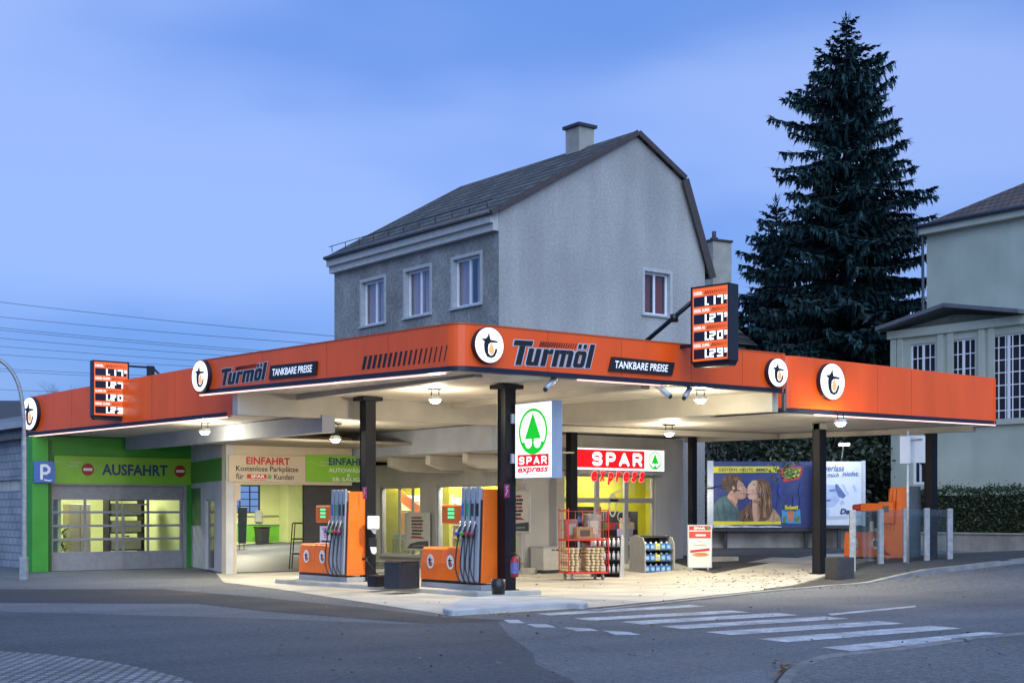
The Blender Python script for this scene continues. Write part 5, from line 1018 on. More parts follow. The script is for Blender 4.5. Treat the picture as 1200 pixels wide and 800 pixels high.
mb.ext([(-W2*.9,.2+hh*.35),(W2*.9,.2+hh*.40),(W2*.9,.2+hh*.46),(-W2*.9,.2+hh*.41)],-.022,-.019,0); mb.circ(W2*.05,.2+hh*.31,W2*.78,hh*.045,-.0245,None,5,24); mb.circ(W2*.05,.2+hh*.325,W2*.6,hh*.022,-.0265,None,6,20)
part(t,'print',mb,[mat('header red',(.5,.02,.03),.5),WHITET,mat('fir green',(.03,.3,.06),.5),mat('banner red',(.55,.05,.04),.5),mat('grey print',(.3,.3,.3),.5),mat('bread brown',(.5,.28,.08),.6,.2,20),mat('filling',(.6,.15,.06),.6,.3,30)])
# low concrete kerb stub behind the sign
x,y,_ = G(838,658); solo('kerb_stone','loose pale kerb stone lying behind the white pavement sign','kerb stone',MB().box(-.7,.7,-.12,.12,0,.16),[CONC],.02,loc=None); bpy.context.scene.objects['kerb_stone'].location = (x,y,h(x)); bpy.context.scene.objects['kerb_stone'].rotation_euler.z = -TH+.1
# dark bin by the right pump
x,y,z = G(984,679); t = thing('litter_bin','dark open box bin standing between the right column and the far right pump','bin',(x,y,h(x)),-.2); mb = MB(); mb.box(-.25,.25,-.25,-.22,0,.56).box(-.25,.25,.22,.25,0,.56).box(-.25,-.22,-.22,.22,0,.56).box(.22,.25,-.22,.22,0,.56).box(-.22,.22,-.22,.22,.02,.35); part(t,'body',mb,[DGREY],.01); mb = MB(); mb.box(-.2,.2,-.2,.2,.36,.5); part(t,'bag',mb,[RUB],.04)

# ------------------------------------------------------------------ billboards, retaining wall
def bb(fr, q0, q1):
    u0,z0 = fr.hit(*q0); u1,z1 = fr.hit(*q1); return u0,u1,z0,z1
DB = 50.5; FBB = frontal(895, DB)
u0,u1,z0,z1 = bb(FBB,(836,618),(964,540.5)); o = FBB.w(u0,0,0); t = thing('billboard','wide blue advertising hoarding showing a kissing couple below a yellow strip','billboard',(o.x,o.y,z0),FBB.ang); w,hh = u1-u0,z1-z0
mb = MB(); mb.box(0,w,.0,.12,0,hh); part(t,'panel',mb,[mat('poster blue',(.028,.045,.16),.45,.22,1.5,.15,3)],.004)
mb = MB(); mb.box(-.22,-.003,-.03,.14,-.02,hh+.03); part(t,'frame',mb,[LGREY]); mb = MB(); mb.box(-.2,w+.1,-.02,.15,-.13,-.003); part(t,'ledge',mb,[DGREY])
for xx in (.4,w-.6): mb = MB(); mb.box(xx,xx+.12,.13,.25,-z0+h(o.x),hh-.2); part(t,'post',mb,[DGREY])
K = lambda pts: [((x-110)/650*w*(650/800)*1.0, hh*(1-(z-32)/483)) for x,z in pts]      # outlines read off the poster
SK1,SK2 = mat('print skin',(.52,.30,.19),.45,.15,4), mat('print pale skin',(.62,.38,.26),.45,.12,4); HA1,HA2,HA3 = mat('print short hair',(.10,.055,.03),.5,.35,9), mat('print long hair',(.14,.065,.03),.5,.45,7,stretch=(4,1,1)), mat('print hair light',(.38,.2,.1),.5,.3,12,stretch=(5,1,1))
SH1,SH2,YB = mat('print teal shirt',(.07,.12,.13),.5,.3,3), mat('print tan jacket',(.42,.27,.14),.5,.25,3), mat('print yellow',(.72,.60,.02),.45,.05)
pa = MB(); L_ = [0]
def pf(pts,mi): L_[0] += .0005; q = K(pts); ar = sum(a[0]*b[1]-b[0]*a[1] for a,b in zip(q,q[1:]+q[:1])); pa.flat(q if ar > 0 else q[::-1], -.003-L_[0], mi)
pf([(110,68),(590,68),(600,112),(110,115)],6); pf([(110,468),(605,468),(605,490),(110,496)],6)
pf([(112,468),(112,350),(150,300),(210,278),(290,350),(300,468)],4)                # shirt
pf([(210,290),(235,230),(300,240),(285,330),(270,365)],0)                           # neck
pf([(195,165),(290,160),(330,195),(345,225),(360,240),(350,262),(352,285),(335,303),(290,305),(250,260),(200,225)],0)  # face
pf([(168,205),(170,165),(195,138),(240,124),(290,133),(320,160),(330,178),(290,165),(282,200),(285,245),(262,262),(245,240),(225,262),(180,240)],2)
pf([(248,215),(262,210),(268,235),(256,250),(248,235)],0)
pf([(430,468),(430,330),(470,330),(560,385),(600,440),(605,468)],5)               # jacket
pf([(395,280),(450,280),(450,440),(430,468),(405,468),(395,400)],0)
pf([(355,240),(365,205),(395,170),(440,168),(470,200),(460,280),(420,308),(375,308),(360,290),(362,270),(352,262)],1)
pf([(420,165),(470,153),(520,185),(540,250),(535,330),(545,390),(520,450),(480,468),(440,468),(455,400),(440,350),(455,290),(460,230),(440,180)],3)
pf([(300,400),(360,350),(380,320),(395,390),(400,468),(300,468)],3)
pf([(470,190),(495,200),(505,300),(490,380),(500,440),(480,440),(468,370),(480,300),(462,240)],7); pf([(520,250),(530,300),(520,380),(512,330)],7)
pf([(398,200),(418,196),(412,202),(400,205)],2); pf([(312,205),(328,203),(326,210),(314,211)],2)
pf([(610,385),(745,380),(750,485),(610,480)],8); pf([(650,400),(665,470),(690,470),(700,400),(680,385)],9); pf([(620,440),(645,430),(640,480),(615,480)],10); pf([(700,440),(740,430),(735,475),(705,470)],10)
pf([(590,90),(640,65),(762,70),(762,115),(740,160),(625,185)],11); pf([(610,100),(650,80),(750,82),(740,140),(640,160)],10)
for q in ((620,110),(660,90),(700,105),(730,95),(650,140),(690,135),(720,130)): pf([(q[0],q[1]),(q[0]+22,q[1]-6),(q[0]+16,q[1]+14)],6); pf([(q[0]+14,q[1]+4),(q[0]+30,q[1]),(q[0]+24,q[1]+18)],2)
rp_ = random.Random(12); hs = MB()
def strand(x, y, x2, y2, wd_, mi):
    n_ = 6; pts_ = []
    for k in range(n_+1): q = k/n_; pts_.append((lerp(x,x2,q)+7*sin(q*5+x*.3)*q, lerp(y,y2,q)))
    pf([(px_-wd_*(1-abs(2*k/n_-1)*.7), py_) for k,(px_,py_) in enumerate(pts_)]+[(px_+wd_*(1-abs(2*k/n_-1)*.7), py_) for k,(px_,py_) in reversed(list(enumerate(pts_)))], mi)
for i in range(26): q = rp_.random(); strand(430+70*q, 168+25*q, 440+105*q+rp_.gauss(0,6), rp_.uniform(330,462), rp_.uniform(1.5,4), 7 if i%2 else 13)
for i in range(10): strand(330+rp_.uniform(0,60), 370+rp_.uniform(0,30), 310+rp_.uniform(0,85), 466, rp_.uniform(1.5,3.5), 7 if i%3 == 0 else 13)
for i in range(30): a_ = rp_.uniform(185,310); b_ = rp_.uniform(130,165); strand(a_, b_, a_-rp_.uniform(4,14), b_+rp_.uniform(14,38), rp_.uniform(1,2.2), 13 if i%2 else 7)
pf([(270,290),(300,303),(335,300),(333,306),(300,309),(268,300)],14); pf([(345,232),(362,240),(358,250),(346,246)],14); pf([(330,270),(352,272),(350,278),(330,278)],15); pf([(360,268),(372,268),(370,276),(360,276)],15)
pf([(296,222),(318,226),(312,240),(292,236)],16); pf([(392,226),(415,224),(418,244),(398,248)],16); pf([(230,300),(262,335),(285,372),(270,366),(240,330)],14); pf([(400,310),(448,300),(448,318),(404,330)],14)
for x_,y_,x2_,y2_ in ((130,345,160,466),(175,320,205,466),(240,345,238,466),(270,380,280,466),(560,400,545,466),(585,430,575,466)): strand(x_,y_,x2_,y2_,3,17 if x_ < 400 else 14)
for i in range(9): a_ = rp_.uniform(540,760); b_ = rp_.uniform(180,330); strand(a_, b_, a_+rp_.uniform(-30,30), b_+rp_.uniform(40,110), rp_.uniform(5,14), 18)
pf([(110,265),(764,263),(764,265.5),(110,267.5)],18); pf([(330,34),(332,34),(332,512),(330,512)],18); pf([(548,34),(549.5,34),(549.5,512),(548,512)],18)
pf([(112,498),(200,494),(260,503),(340,497),(430,505),(520,499),(606,506),(606,513),(112,513)],19)
x0,zz0 = K([(145,104)])[0]; x1,zz1 = K([(520,80)])[0]; pa.text('GESTERN. HEUTE. IMMER.',x0,x1,zz0,zz1,-L_[0]-.006,12,.012)
x0,zz0 = K([(630,382)])[0]; x1,zz1 = K([(725,350)])[0]; pa.text('Soletti',x0-.01,x1+.01,zz0-.01,zz1+.01,-L_[0]-.006,2,.06); pa.text('Soletti',x0,x1,zz0,zz1,-L_[0]-.008,6,.04)
part(t,'poster',pa,[SK1,SK2,HA1,HA2,SH1,SH2,YB,HA3,mat('print sky blue',(.06,.27,.5),.45,.1),mat('print orange sticks',(.6,.16,.05),.5,.3,15),mat('print leaf green',(.10,.2,.03),.5,.5,14),mat('print red',(.5,.04,.06),.5,.1),BLUET,mat('print dark strand',(.05,.025,.015),.5,.3,9),mat('print tan tone',(.36,.19,.11),.5,.15,6),mat('print lip',(.42,.13,.10),.5,.1),mat('print cheek',(.60,.33,.22),.5,.12,6),mat('print dark teal',(.035,.07,.08),.5,.2),mat('print blue fold',(.028,.04,.24),.45,.15,4),mat('torn paper',(.5,.5,.5),.6,.3,5)])
mb = MB(); mb.tube([(-.65,-.9,hh*.57),(.0,-.05,hh*.60)],.025,6); mb.tube([(0,-.05,hh*.62),(.75,-1.1,hh*.55)],.02,6); mb.box(-.75,-.6,-.97,-.85,hh*.28,hh*.57); k = part(t,'lamp_arm',mb,[DGREY]); mb = MB(); mb.box(-.71,-.64,-1.0,-.971,hh*.34,hh*.55); part(t,'lamp',mb,[glow('hoarding lamp',(1,.95,.8),4)])
l_ = bpy.data.lights.new('hoarding_lamp','POINT'); l_.energy = 60; l_.shadow_soft_size = .1; l_.color = (1,.92,.75); lo = bpy.data.objects.new('hoarding_lamp',l_); COL.objects.link(lo); lo.parent = t; lo.location = (-.4,-1.2,hh*.5)
DW = 50.0; FWB = frontal(985, DW); u0,u1,z0,z1 = bb(FWB,(955,615),(1010,540.5)); o = FWB.w(u0,0,0); t = thing('billboard','white advertising hoarding with a pale blue portrait and handwriting, right of the blue hoarding','billboard',(o.x,o.y,z0),FWB.ang); w,hh = u1-u0,z1-z0
mb = MB(); mb.box(0,w,0,.12,0,hh); part(t,'panel',mb,[mat('poster white',(.66,.69,.76),.4,.08,.9)],.004); mb = MB(); mb.box(w+.003,w+.12,-.04,.14,-.03,hh+.03); part(t,'frame',mb,[LGREY]); mb = MB(); mb.box(-.05,w+.1,-.02,.15,-.11,-.003); part(t,'ledge',mb,[DGREY])
mb = MB(); mb.box(w*.5,w*.5+.12,.13,.25,-z0+h(o.x),hh-.2); part(t,'post',mb,[DGREY])
pa = MB(); L_[0] = 0; fx = lambda px: (px-835)/(1130-835)*w; fz = lambda py: hh*(1-(py-30)/485)
def pg(pts,mi): L_[0] += .0012; q = [(fx(a),fz(b)) for a,b in pts]; ar = sum(a[0]*b[1]-b[0]*a[1] for a,b in zip(q,q[1:]+q[:1])); pa.flat(q if ar > 0 else q[::-1], -.002-L_[0], mi)
pg([(850,235),(890,205),(950,210),(990,245),(990,330),(960,370),(920,385),(880,365),(850,330)],1); pg([(860,240),(895,248),(890,262),(862,258)],2); pg([(925,245),(962,240),(960,256),(928,260)],2); pg([(895,320),(940,318),(930,334),(905,335)],2); pg([(905,262),(915,262),(920,300),(898,302)],1)
pg([(960,205),(975,200),(1030,290),(1015,310),(985,300),(965,250)],2); pg([(1000,200),(1015,205),(1050,280),(1040,290)],1); pg([(1070,210),(1085,212),(1100,260),(1085,262)],1); pg([(990,340),(1010,320),(1020,345),(1000,365)],1); pg([(880,380),(930,395),(920,440),(890,430)],1); pg([(835,380),(880,400),(900,445),(835,445)],1)
pg([(840,447),(1128,447),(1128,452),(840,452)],3); pg([(840,462),(1040,462),(1040,466),(840,466)],3)
pa.circ(fx(890),fz(490),.03,.03,-.035,None,4,12); pa.text('nicht.',fx(1005),fx(1110),fz(140),fz(105),-.032,2,.02,.25); pa.text('mich',fx(912),fx(985),fz(146),fz(114),-.032,2,.015,.25); pa.text('verlass',fx(895),fx(1018),fz(104),fz(56),-.032,2,.015,.25); pa.text('Dan',fx(992),fx(1075),fz(430),fz(388),-.032,5,.04,.2)
part(t,'poster',pa,[WHITET,mat('print pale blue',(.42,.50,.68),.45,.15,5),mat('print blue ink',(.10,.16,.36),.45,.2,6),mat('print grey blue',(.35,.38,.45),.5,.1),REDT,BLUET])
mb = MB(); mb.tube(smooth([(w*.55,-.1,hh+.05),(w*.55,-.3,hh+.4),(w*.5,-.75,hh+.6)],4),.02,6); part(t,'lamp_arm',mb,[GALV]); mb = MB(); mb.box(w*.5-.2,w*.5+.2,-.9,-.75,hh+.54,hh+.62); part(t,'lamp',mb,[GREY])
mb = MB(); mb.box(w*.5-.18,w*.5+.18,-.88,-.77,hh+.525,hh+.538); part(t,'lamp_lens',mb,[glow('hoarding lens',(1,1,.95),5)])
l_ = bpy.data.lights.new('hoarding_lamp','POINT'); l_.energy = 45; l_.shadow_soft_size = .15; l_.color = (.95,.97,1); lo = bpy.data.objects.new('hoarding_lamp',l_); COL.objects.link(lo); lo.parent = t; lo.location = (w*.5,-.95,hh+.4)
FRW = frontal(895,50.9); ua = FRW.hit(812,600)[0]; ub = FRW.hit(1012,600)[0]; zt2 = FRW.hit(900,619.5)[1]; o = FRW.w(ua,0,0)
mb = MB(); mb.box(0,ub-ua,0,.3,-.4,zt2-.35); t = thing('retaining_wall','stained concrete retaining wall under the two hoardings','wall',(o.x,o.y,.35),FRW.ang); part(t,'wall',mb,[CONC],.02); mb = MB(); mb.box(-.05,ub-ua+.02,-.06,.36,zt2-.349,zt2-.25); part(t,'coping',mb,[CONC],.01)

# ------------------------------------------------------------------ glass screen, sign post, hedge and its wall
pts = [G(999,668,.11),G(1032,660.5,.11),G(1061.5,658.5,.11),G(1086,656.5,.11),G(1113,654.8,.11)]
t = thing('glass_screen','wind screen of glass panes between five slim steel posts along the pavement','glass screen',pts[1]); i_ = rootm(t).inverted(); loc = [i_ @ Vector(p) for p in pts]
tops = [597,596,595,595,595.5]; hts = [CH+(600-a)/FPX*math.hypot(1,0)*(p[0]*s_+p[1]*c_)-p[2] for a,p in zip(tops,pts)]
for p,ht in zip(loc,hts): mb = MB(Matrix.Translation(p) @ Matrix.Rotation(-TH,4,'Z')); mb.box(-.075,.075,-.05,.05,-.1,ht); part(t,'post',mb,[GALV],.01)
for p,q,a,b in zip(loc,loc[1:],hts,hts[1:]):
    mb = MB(); d = (q-p).normalized(); n_ = Vector((-d.y,d.x,0))*.006; e = d*.1
    v = [p+e+Vector((0,0,.08)),q-e+Vector((0,0,.08)),q-e+Vector((0,0,b-.03)),p+e+Vector((0,0,a-.03))]; mb.add([tuple(x-n_) for x in v]+[tuple(x+n_) for x in v],[(0,1,2,3),(7,6,5,4),(0,4,5,1),(1,5,6,2),(2,6,7,3),(3,7,4,0)]); part(t,'pane',mb,[GLASSS])
x,y,z = G(1064,669,.11); dpt = x*s_+y*c_; t = thing('traffic_sign','thin grey pole with two sign plates seen from the back, at the pavement edge','sign',(x,y,z),-TH); ht = CH+(600-505)/FPX*dpt-z
mb = MB(); mb.tube([(0,0,0),(.0,0,ht)],.034,10); part(t,'pole',mb,[GALV]); k_ = dpt/FPX
mb = MB(); mb.box(-10*k_,2.2*k_,-.055,-.045,ht-38*k_,ht-6*k_); part(t,'sign_plate',mb,[mat('plate back',(.40,.41,.43),.5,.1,2,metal=.2)],.004); mb = MB(); mb.box(2.6*k_,21*k_,.045,.055,ht-37*k_,ht-5*k_); part(t,'sign_plate',mb,[MATS['plate back']],.004)
mb = MB(); mb.tube([(-.02,-.03,ht-.2),(17*k_,.03,ht-.2)],.018,6); mb.box(-.05,.05,-.05,.05,ht-.7,ht-.66); part(t,'clamp',mb,[GALV])
x,y,z = G(1064,669); hung('notice_box','grey white box fixed on a steel post before the far right column','box',1091,610,40.5,[('body',lambda m:m.box(-.16,.16,-.1,.1,-.2,.2),[WHITE],.03),('lid',lambda m:m.box(-.165,.165,-.105,.105,.201,.22),[GREY],0)])
XW = 40.0; FHW = Frame(atX(1030,600,XW)[:2],atX(1230,600,XW)[:2]); yA,yB = FHW.o.y, atX(1230,600,XW)[1]
lenw = yA-yB+6; t = thing('garden_wall','low weathered concrete garden wall carrying the clipped hedge','wall',(XW,yA,h(XW)),FHW.ang); mb = MB(); mb.box(0,lenw,0,.25,-.3,.56); part(t,'wall',mb,[CONC],.02); mb = MB(); mb.box(-.02,lenw,-.04,.29,.561,.62); part(t,'coping',mb,[CONC],.01)
def leafcloud(mb, pts, size, rnd, droop=0):
    for p in pts:
        d = Vector((rnd.gauss(0,1),rnd.gauss(0,1),rnd.gauss(0,.7)-droop)).normalized(); s = d.cross(Vector((rnd.gauss(0,1),rnd.gauss(0,1),rnd.gauss(0,1)))).normalized(); L2 = size*rnd.uniform(.6,1.4); p = Vector(p)
        mb.add([tuple(p),tuple(p+d*L2*.5+s*L2*.3),tuple(p+d*L2),tuple(p+d*L2*.5-s*L2*.3)],[(0,1,2,3)],0 if rnd.random() < .7 else 1)
rnd = random.Random(11); t = thing('hedge','long dark clipped evergreen hedge on top of the low garden wall','hedge',(XW+.1,yA,h(XW)+.55),FHW.ang)
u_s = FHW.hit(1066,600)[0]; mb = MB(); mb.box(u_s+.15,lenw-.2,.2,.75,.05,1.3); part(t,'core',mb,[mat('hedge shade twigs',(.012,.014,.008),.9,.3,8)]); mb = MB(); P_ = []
for i in range(17000):
    q = rnd.random()
    u = rnd.uniform(u_s,lenw); bump = .06*sin(u*3.1)+.05*sin(u*7.7+1)
    if q < .62: P_.append((u, rnd.gauss(.1,.05)+bump*.6, rnd.uniform(.0,1.5)))
    elif q < .9: P_.append((u, rnd.uniform(.05,.8), 1.45+bump+rnd.gauss(0,.06)+(rnd.random() < .05)*rnd.uniform(0,.2)))
    else: P_.append((u_s+rnd.gauss(0,.07), rnd.uniform(.05,.8), rnd.uniform(0,1.5)))
leafcloud(mb,P_,.085,rnd); part(t,'foliage',mb,[mat('hedge leaf',(.022,.042,.016),.5,.35,3),mat('hedge leaf pale',(.045,.075,.026),.5,.3,3)])

# ------------------------------------------------------------------ villa on the right
XV = 44.0; vA = atX(1044,600,XV); FV = Frame(vA[:2],(XV,vA[1]-5)); VL = 14.; gz = .3
villa = thing('villa','pale green villa with a wooden gabled veranda of white barred windows at the right edge','villa',(XV,vA[1],gz),FV.ang)
VG = mat('pale green render',(.40,.44,.37),.85,.1,.8,.08,30,streak=.08); VT = mat('pale timber',(.42,.45,.38),.6,.06,2)
zw = lambda py,px=1120: FV.hit(px,py)[1]
wn = []
for xa,xb,ya,yb in ((1067,1096,404,470),(1114,1143,400,470),(1161,1202,394,495)):
    ua,za = FV.hit(xa,ya); ub,_ = FV.hit(xb,yb); zb3 = FV.hit((xa+xb)/2,yb)[1]; wn.append((ua,ub,zb3,za))
wn[1] = (wn[1][0],wn[1][1],wn[0][2],wn[0][3]); wn[2] = (wn[2][0],wn[2][1],wn[2][2],wn[0][3]); uu = wn[2][1]+.45; wn.append((uu,uu+(wn[2][1]-wn[2][0]),wn[2][2],wn[2][3]))
lw = (FV.hit(1070,600)[0],FV.hit(1085,600)[0],FV.hit(1077,567)[1],FV.hit(1077,515)[1])
zbeam = zw(388,1044)+.0
mb = MB(FV); wallgrid(mb,0,VL,gz-.3,zbeam,0,.3,[*wn,lw]); part(villa,'wall',mb,[VG],world=True)
mb = MB(FV); zs2 = FV.hit(1044,500)[1]; mb.box(-.08,VL,-.1,-.002,zs2-.15,zs2+.05); mb.box(-.1,VL,-.12,-.003,zbeam-.32,zbeam-.02)
part(villa,'string_course',mb,[VT],world=True)
for u in (.02,.32,wn[0][1]+.12,wn[0][1]+.55,wn[1][1]+.15,wn[1][1]+.55): mb = MB(FV); mb.box(u,u+.26,-.07,-.003,zs2+.051,zbeam-.33); part(villa,'pilaster',mb,[VT],.01,world=True)
for k_,q in enumerate(wn):
    nx = 4 if k_ < 2 else 5; nz_ = 4 if k_ < 2 else 7
    mb = MB(FV); framebars(mb,*q,.06,.12,.06,nx,nz_,.035); x = (q[0]+q[1])/2; mb.box(x-.06,x+.06,.05,.056,q[2]+.06,q[3]-.06); w_ = part(villa,'window',mb,[PLAST],world=True); mb = MB(FV); mb.box(q[0]+.03,q[1]-.03,.085,.092,q[2]+.03,q[3]-.03); k = part(villa,'pane',mb,[mat('dark villa pane',(.025,.028,.04),.08,.5,.6)],world=True); k.parent = w_
mb = MB(FV); framebars(mb,*lw,.05,.12,.08,2,1); w_ = part(villa,'window',mb,[PLAST],world=True); mb = MB(FV); mb.box(lw[0]+.03,lw[1]-.03,.085,.092,lw[2]+.03,lw[3]-.03); k = part(villa,'pane',mb,[MATS['dark villa pane']],world=True); k.parent = w_
# veranda gable with boarded pediment and zinc roof
ap = FV.hit(1117,361); lf = FV.hit(1037,389); rr = (ap[0]*2-lf[0], lf[1])
mb = MB(FV); mb.ext([(lf[0]+.45,zbeam+.002),(rr[0]-.45,zbeam+.002),(ap[0],ap[1]-.22)],.08,.3); 
part(villa,'pediment',mb,[mat('grey green boards',(.17,.19,.15),.8,.15)],world=True)
mb = MB(FV); nB = 46
for i in range(nB):
    u = lerp(lf[0]+.75,rr[0]-.75,i/(nB-1)); top = lerp(ap[1]-.3,zbeam+.05,abs(u-ap[0])/(ap[0]-lf[0]-.4))
    if top > zbeam+.35: mb.box(u-.05,u+.05,.05,.079,zbeam+.28,top)
part(villa,'batten',mb,[mat('green batten',(.25,.28,.22),.8,.15)],world=True)
mb = MB(FV)
for a,b_ in ((lf,ap),(ap,rr)): mb.ext([(a[0],a[1]),(b_[0],b_[1]),(b_[0],b_[1]+.14),(a[0],a[1]+.14)],-.6,3.6)
part(villa,'roof',mb,[mat('zinc sheet roof',(.12,.13,.15),.45,.15,1.5)],world=True)
XV2 = 47.5; FV2 = Frame(atX(1086,600,XV2)[:2],(XV2,0)); ez2 = FV2.hit(1086,276)[1]
mb = MB(FV2); mb.box(0,16,0,9,gz,ez2); part(villa,'wall',mb,[VG],world=True,label='tall upper block of the villa')
mb = MB(FV2); mb.box(-.2,16.3,-.3,9.4,ez2+.001,ez2+.32); part(villa,'cornice',mb,[VT],.03,world=True)
rz0 = ez2+.35; mb = MB(FV2); e = .22; mb.add([(-e,-e-.1,rz0),(16.5,-e-.1,rz0),(16.5,9.6,rz0),(-e,9.6,rz0),(6.3,4.5,rz0+3.0),(11,4.5,rz0+3.0)],[(0,3,2,1),(0,1,5,4),(1,2,5),(2,3,4,5),(3,0,4)]); part(villa,'roof',mb,[brickmat('brown roof tiles',(.11,.075,.06),(.075,.055,.05),(.03,.025,.025),.3,.22,.8,.03,.8,'xz')],world=True)
mb = MB(FV2); mb.tube([(-.3,-.38,rz0-.02),(16.5,-.38,rz0-.02)],.08,8); mb.tube(smooth([(-.28,-.38,rz0-.05),(-.22,-.3,rz0-.45),(-.12,-.1,rz0-.7),(-.12,-.1,gz+3)],3),.06,8); part(villa,'gutter',mb,[mat('dark gutter',(.06,.07,.09),.5,.2)],world=True)

# ------------------------------------------------------------------ neighbours: chimney house, slate building, far roofs, lamp, wires
Fn = facing_y(0,50); q = atD(840,600,62); cz = CH+(600-285)/FPX*62; t = thing('house','neighbouring house whose pale chimney shows between the grey gable and the spruce','house',(q[0]-8.2,q[1]-1,0)); mb = MB(); mb.box(0,9,0,8,0,9.0); part(t,'wall',mb,[HOUSE]); mb = MB(); mb.add([(-.4,-.4,9.0),(9.4,-.4,9.0),(9.4,8.4,9.0),(-.4,8.4,9.0),(-.4,4,12.1),(9.4,4,12.1)],[(0,1,5,4),(2,3,4,5),(0,4,3),(1,2,5),(0,3,2,1)]); rf = part(t,'roof',mb,[MATS['dark roof tiles']])
mb = MB(Matrix.Translation((8.2,1,0)) @ Matrix.Rotation(-TH+.5,4,'Z')); mb.box(-.5,.5,-.4,.4,8.9,cz); k = part(t,'chimney',mb,[MATS['chimney render']]); k.parent = rf; mb = MB(Matrix.Translation((8.2,1,0)) @ Matrix.Rotation(-TH+.5,4,'Z')); mb.box(-.55,.55,-.45,.45,cz,cz+.09); mb.cyl(-.15,0,cz+.09,cz+.5,.09); mb.cyl(-.15,0,cz+.15,cz+.22,.17); k2 = part(t,'chimney_cap',mb,[DGREY]); k2.parent = rf
FSL = Frame((14.6,58.0),(14.6,42.2)); t = thing('slate_building','pale shingled building with a low metal roof at the left edge, beyond the street lamp','building',(14.6,58,0),FSL.ang); SLT = brickmat('pale shingles',(.30,.32,.35),(.25,.27,.30),(.15,.16,.18),.42,.24,.7,.02,.5,'xz')
mb = MB(); wallgrid(mb,0,15.75,0,4.4,0,.3,[(1,15.2,2.42,2.78)]); part(t,'wall',mb,[SLT]); mb = MB(); mb.box(-.2,15.78,-.25,5,4.401,4.7); rf = part(t,'roof',mb,[mat('weathered metal roof',(.27,.29,.32),.5,.2,.7)]); mb = MB(); mb.box(-.2,15.78,-.33,-.252,4.35,4.55); k = part(t,'gutter',mb,[GREY])
mb = MB(); framebars(mb,1,15.2,2.42,2.78,.08,.14,.04,16,1,.1); w_ = part(t,'window_strip',mb,[GREY]); mb = MB(); mb.box(1.04,15.16,.1,.106,2.45,2.75); k = part(t,'pane',mb,[mat('pale blind pane',(.5,.44,.34),.3,.1,1)]); k.parent = w_
mb = MB(); mb.circ(14.55,3.75,.09,.2,-.03,-.003); part(t,'oval_vent',mb,[DGREY]); mb = MB(); mb.box(14.0,14.35,-.05,-.003,1.05,2.2); part(t,'showcase',mb,[mat('faded notice',(.3,.33,.3),.4,.4,6)])
for px,dd,ww,hz0,rl,lb in ((2,120,16,7.0,3.6,'distant dark roofed house with skylights behind the shingled building'),(26,140,10,8.6,2.0,'distant low roofed house just left of the orange canopy end')):
    q = atD(px,600,dd); zr_ = CH+(600-(471 if px < 10 else 465))/FPX*dd; t = thing('house',lb,'house',(q[0],q[1],0),-TH); mb = MB(); mb.box(-ww/2,ww/2 if px < 10 else 3,0,9,0,zr_-rl); part(t,'wall',mb,[HOUSE]); e1 = ww/2+.4 if px < 10 else 3.3
    mb = MB(); mb.add([(-ww/2,-.5,zr_-rl),(e1,-.5,zr_-rl),(e1,9.5,zr_-rl),(-ww/2,9.5,zr_-rl),(-ww/2,4.5,zr_),(e1-3.5 if px < 10 else e1-.2,4.5,zr_)],[(0,1,5,4),(1,2,5),(2,3,4,5),(3,0,4),(0,3,2,1)]); rf = part(t,'roof',mb,[mat('far slate roof',(.045,.05,.06),.8,.2)])
    if px < 10:
        mb = MB(); mb.box(2.2,3.0,4,5,zr_-.6,zr_+1.0); k = part(t,'chimney',mb,[MATS['chimney render']]); k.parent = rf
        for xx in (-1.6,.3,2.2): mb = MB(); mb.add([(xx,-.5+.8,zr_-rl+.72),(xx+1.1,-.5+.8,zr_-rl+.72),(xx+1.1,2.0,zr_-rl+1.9),(xx,2.0,zr_-rl+1.9)],[(0,1,2,3)]); k = part(t,'skylight',mb,[mat('skylight glass',(.5,.55,.6),.1,0)]); k.parent = rf
lp = atD(28,600,36.5); t = thing('street_lamp','tall grey street lamp with an arched arm at the left edge of the picture','street lamp',(lp[0],lp[1],0),-TH); kk = 36.5/FPX
pp = [(0,0,0),(0,0,CH+(600-520)*kk)]+[((px-28)*kk,0,CH+(600-py)*kk) for px,py in ((28,497),(26.5,475),(23,455),(17,440),(9,429),(0,422),(-12,417),(-25,415))]
mb = MB(); mb.tube(smooth(pp,4),[.07]*5+[.05]*(4*(len(pp)-1)+1-5),10); part(t,'pole',mb,[GALV]); mb = MB(); e_ = pp[-1]; mb.box(e_[0]-.7,e_[0]+.05,-.12,.12,e_[2]-.06,e_[2]+.08); part(t,'lamp_head',mb,[LGREY],.03); mb = MB(); mb.box(-.09,.09,-.09,.09,0,.6); part(t,'base_sleeve',mb,[GALV],.01)
wl = [(345,388),(363,398),(376,411),(379,414),(389,419),(399,426),(409,431),(426,441),(429,445),(451,462)]
names = ['topmost of the overhead cables crossing the sky at the left','second highest overhead cable, well clear of the others','upper one of the close pair of cables below the two top ones','lower one of the close pair of cables below the two top ones','fifth overhead cable from the top','sixth overhead cable from the top','seventh overhead cable from the top','upper one of the close pair of low overhead cables','lower one of the close pair of low overhead cables','lowest overhead cable, meeting the left end of the canopy']
for i,((a,b),nm) in enumerate(zip(wl,names)):
    d0_,d1_ = 72+i*2.5, 60+i*2.5; p0 = Vector(atD(-260,a-(b-a)*.55-3,d0_+8)); p1 = Vector(atD(760,b+(b-a)*.75,d1_)); sg = 1.1; pts = []
    for k in range(25): f_ = k/24; p = p0.lerp(p1,f_); p.z -= 4*sg*f_*(1-f_)*.45; pts.append(p)
    o_ = pts[12].copy(); mb = MB(); mb.tube([p-o_ for p in pts],.014,5); solo('overhead_cable',nm,'cable',mb,[mat('cable grey',(.09,.11,.18),.6,0)],0,'overhead cables at the left',None).location = o_

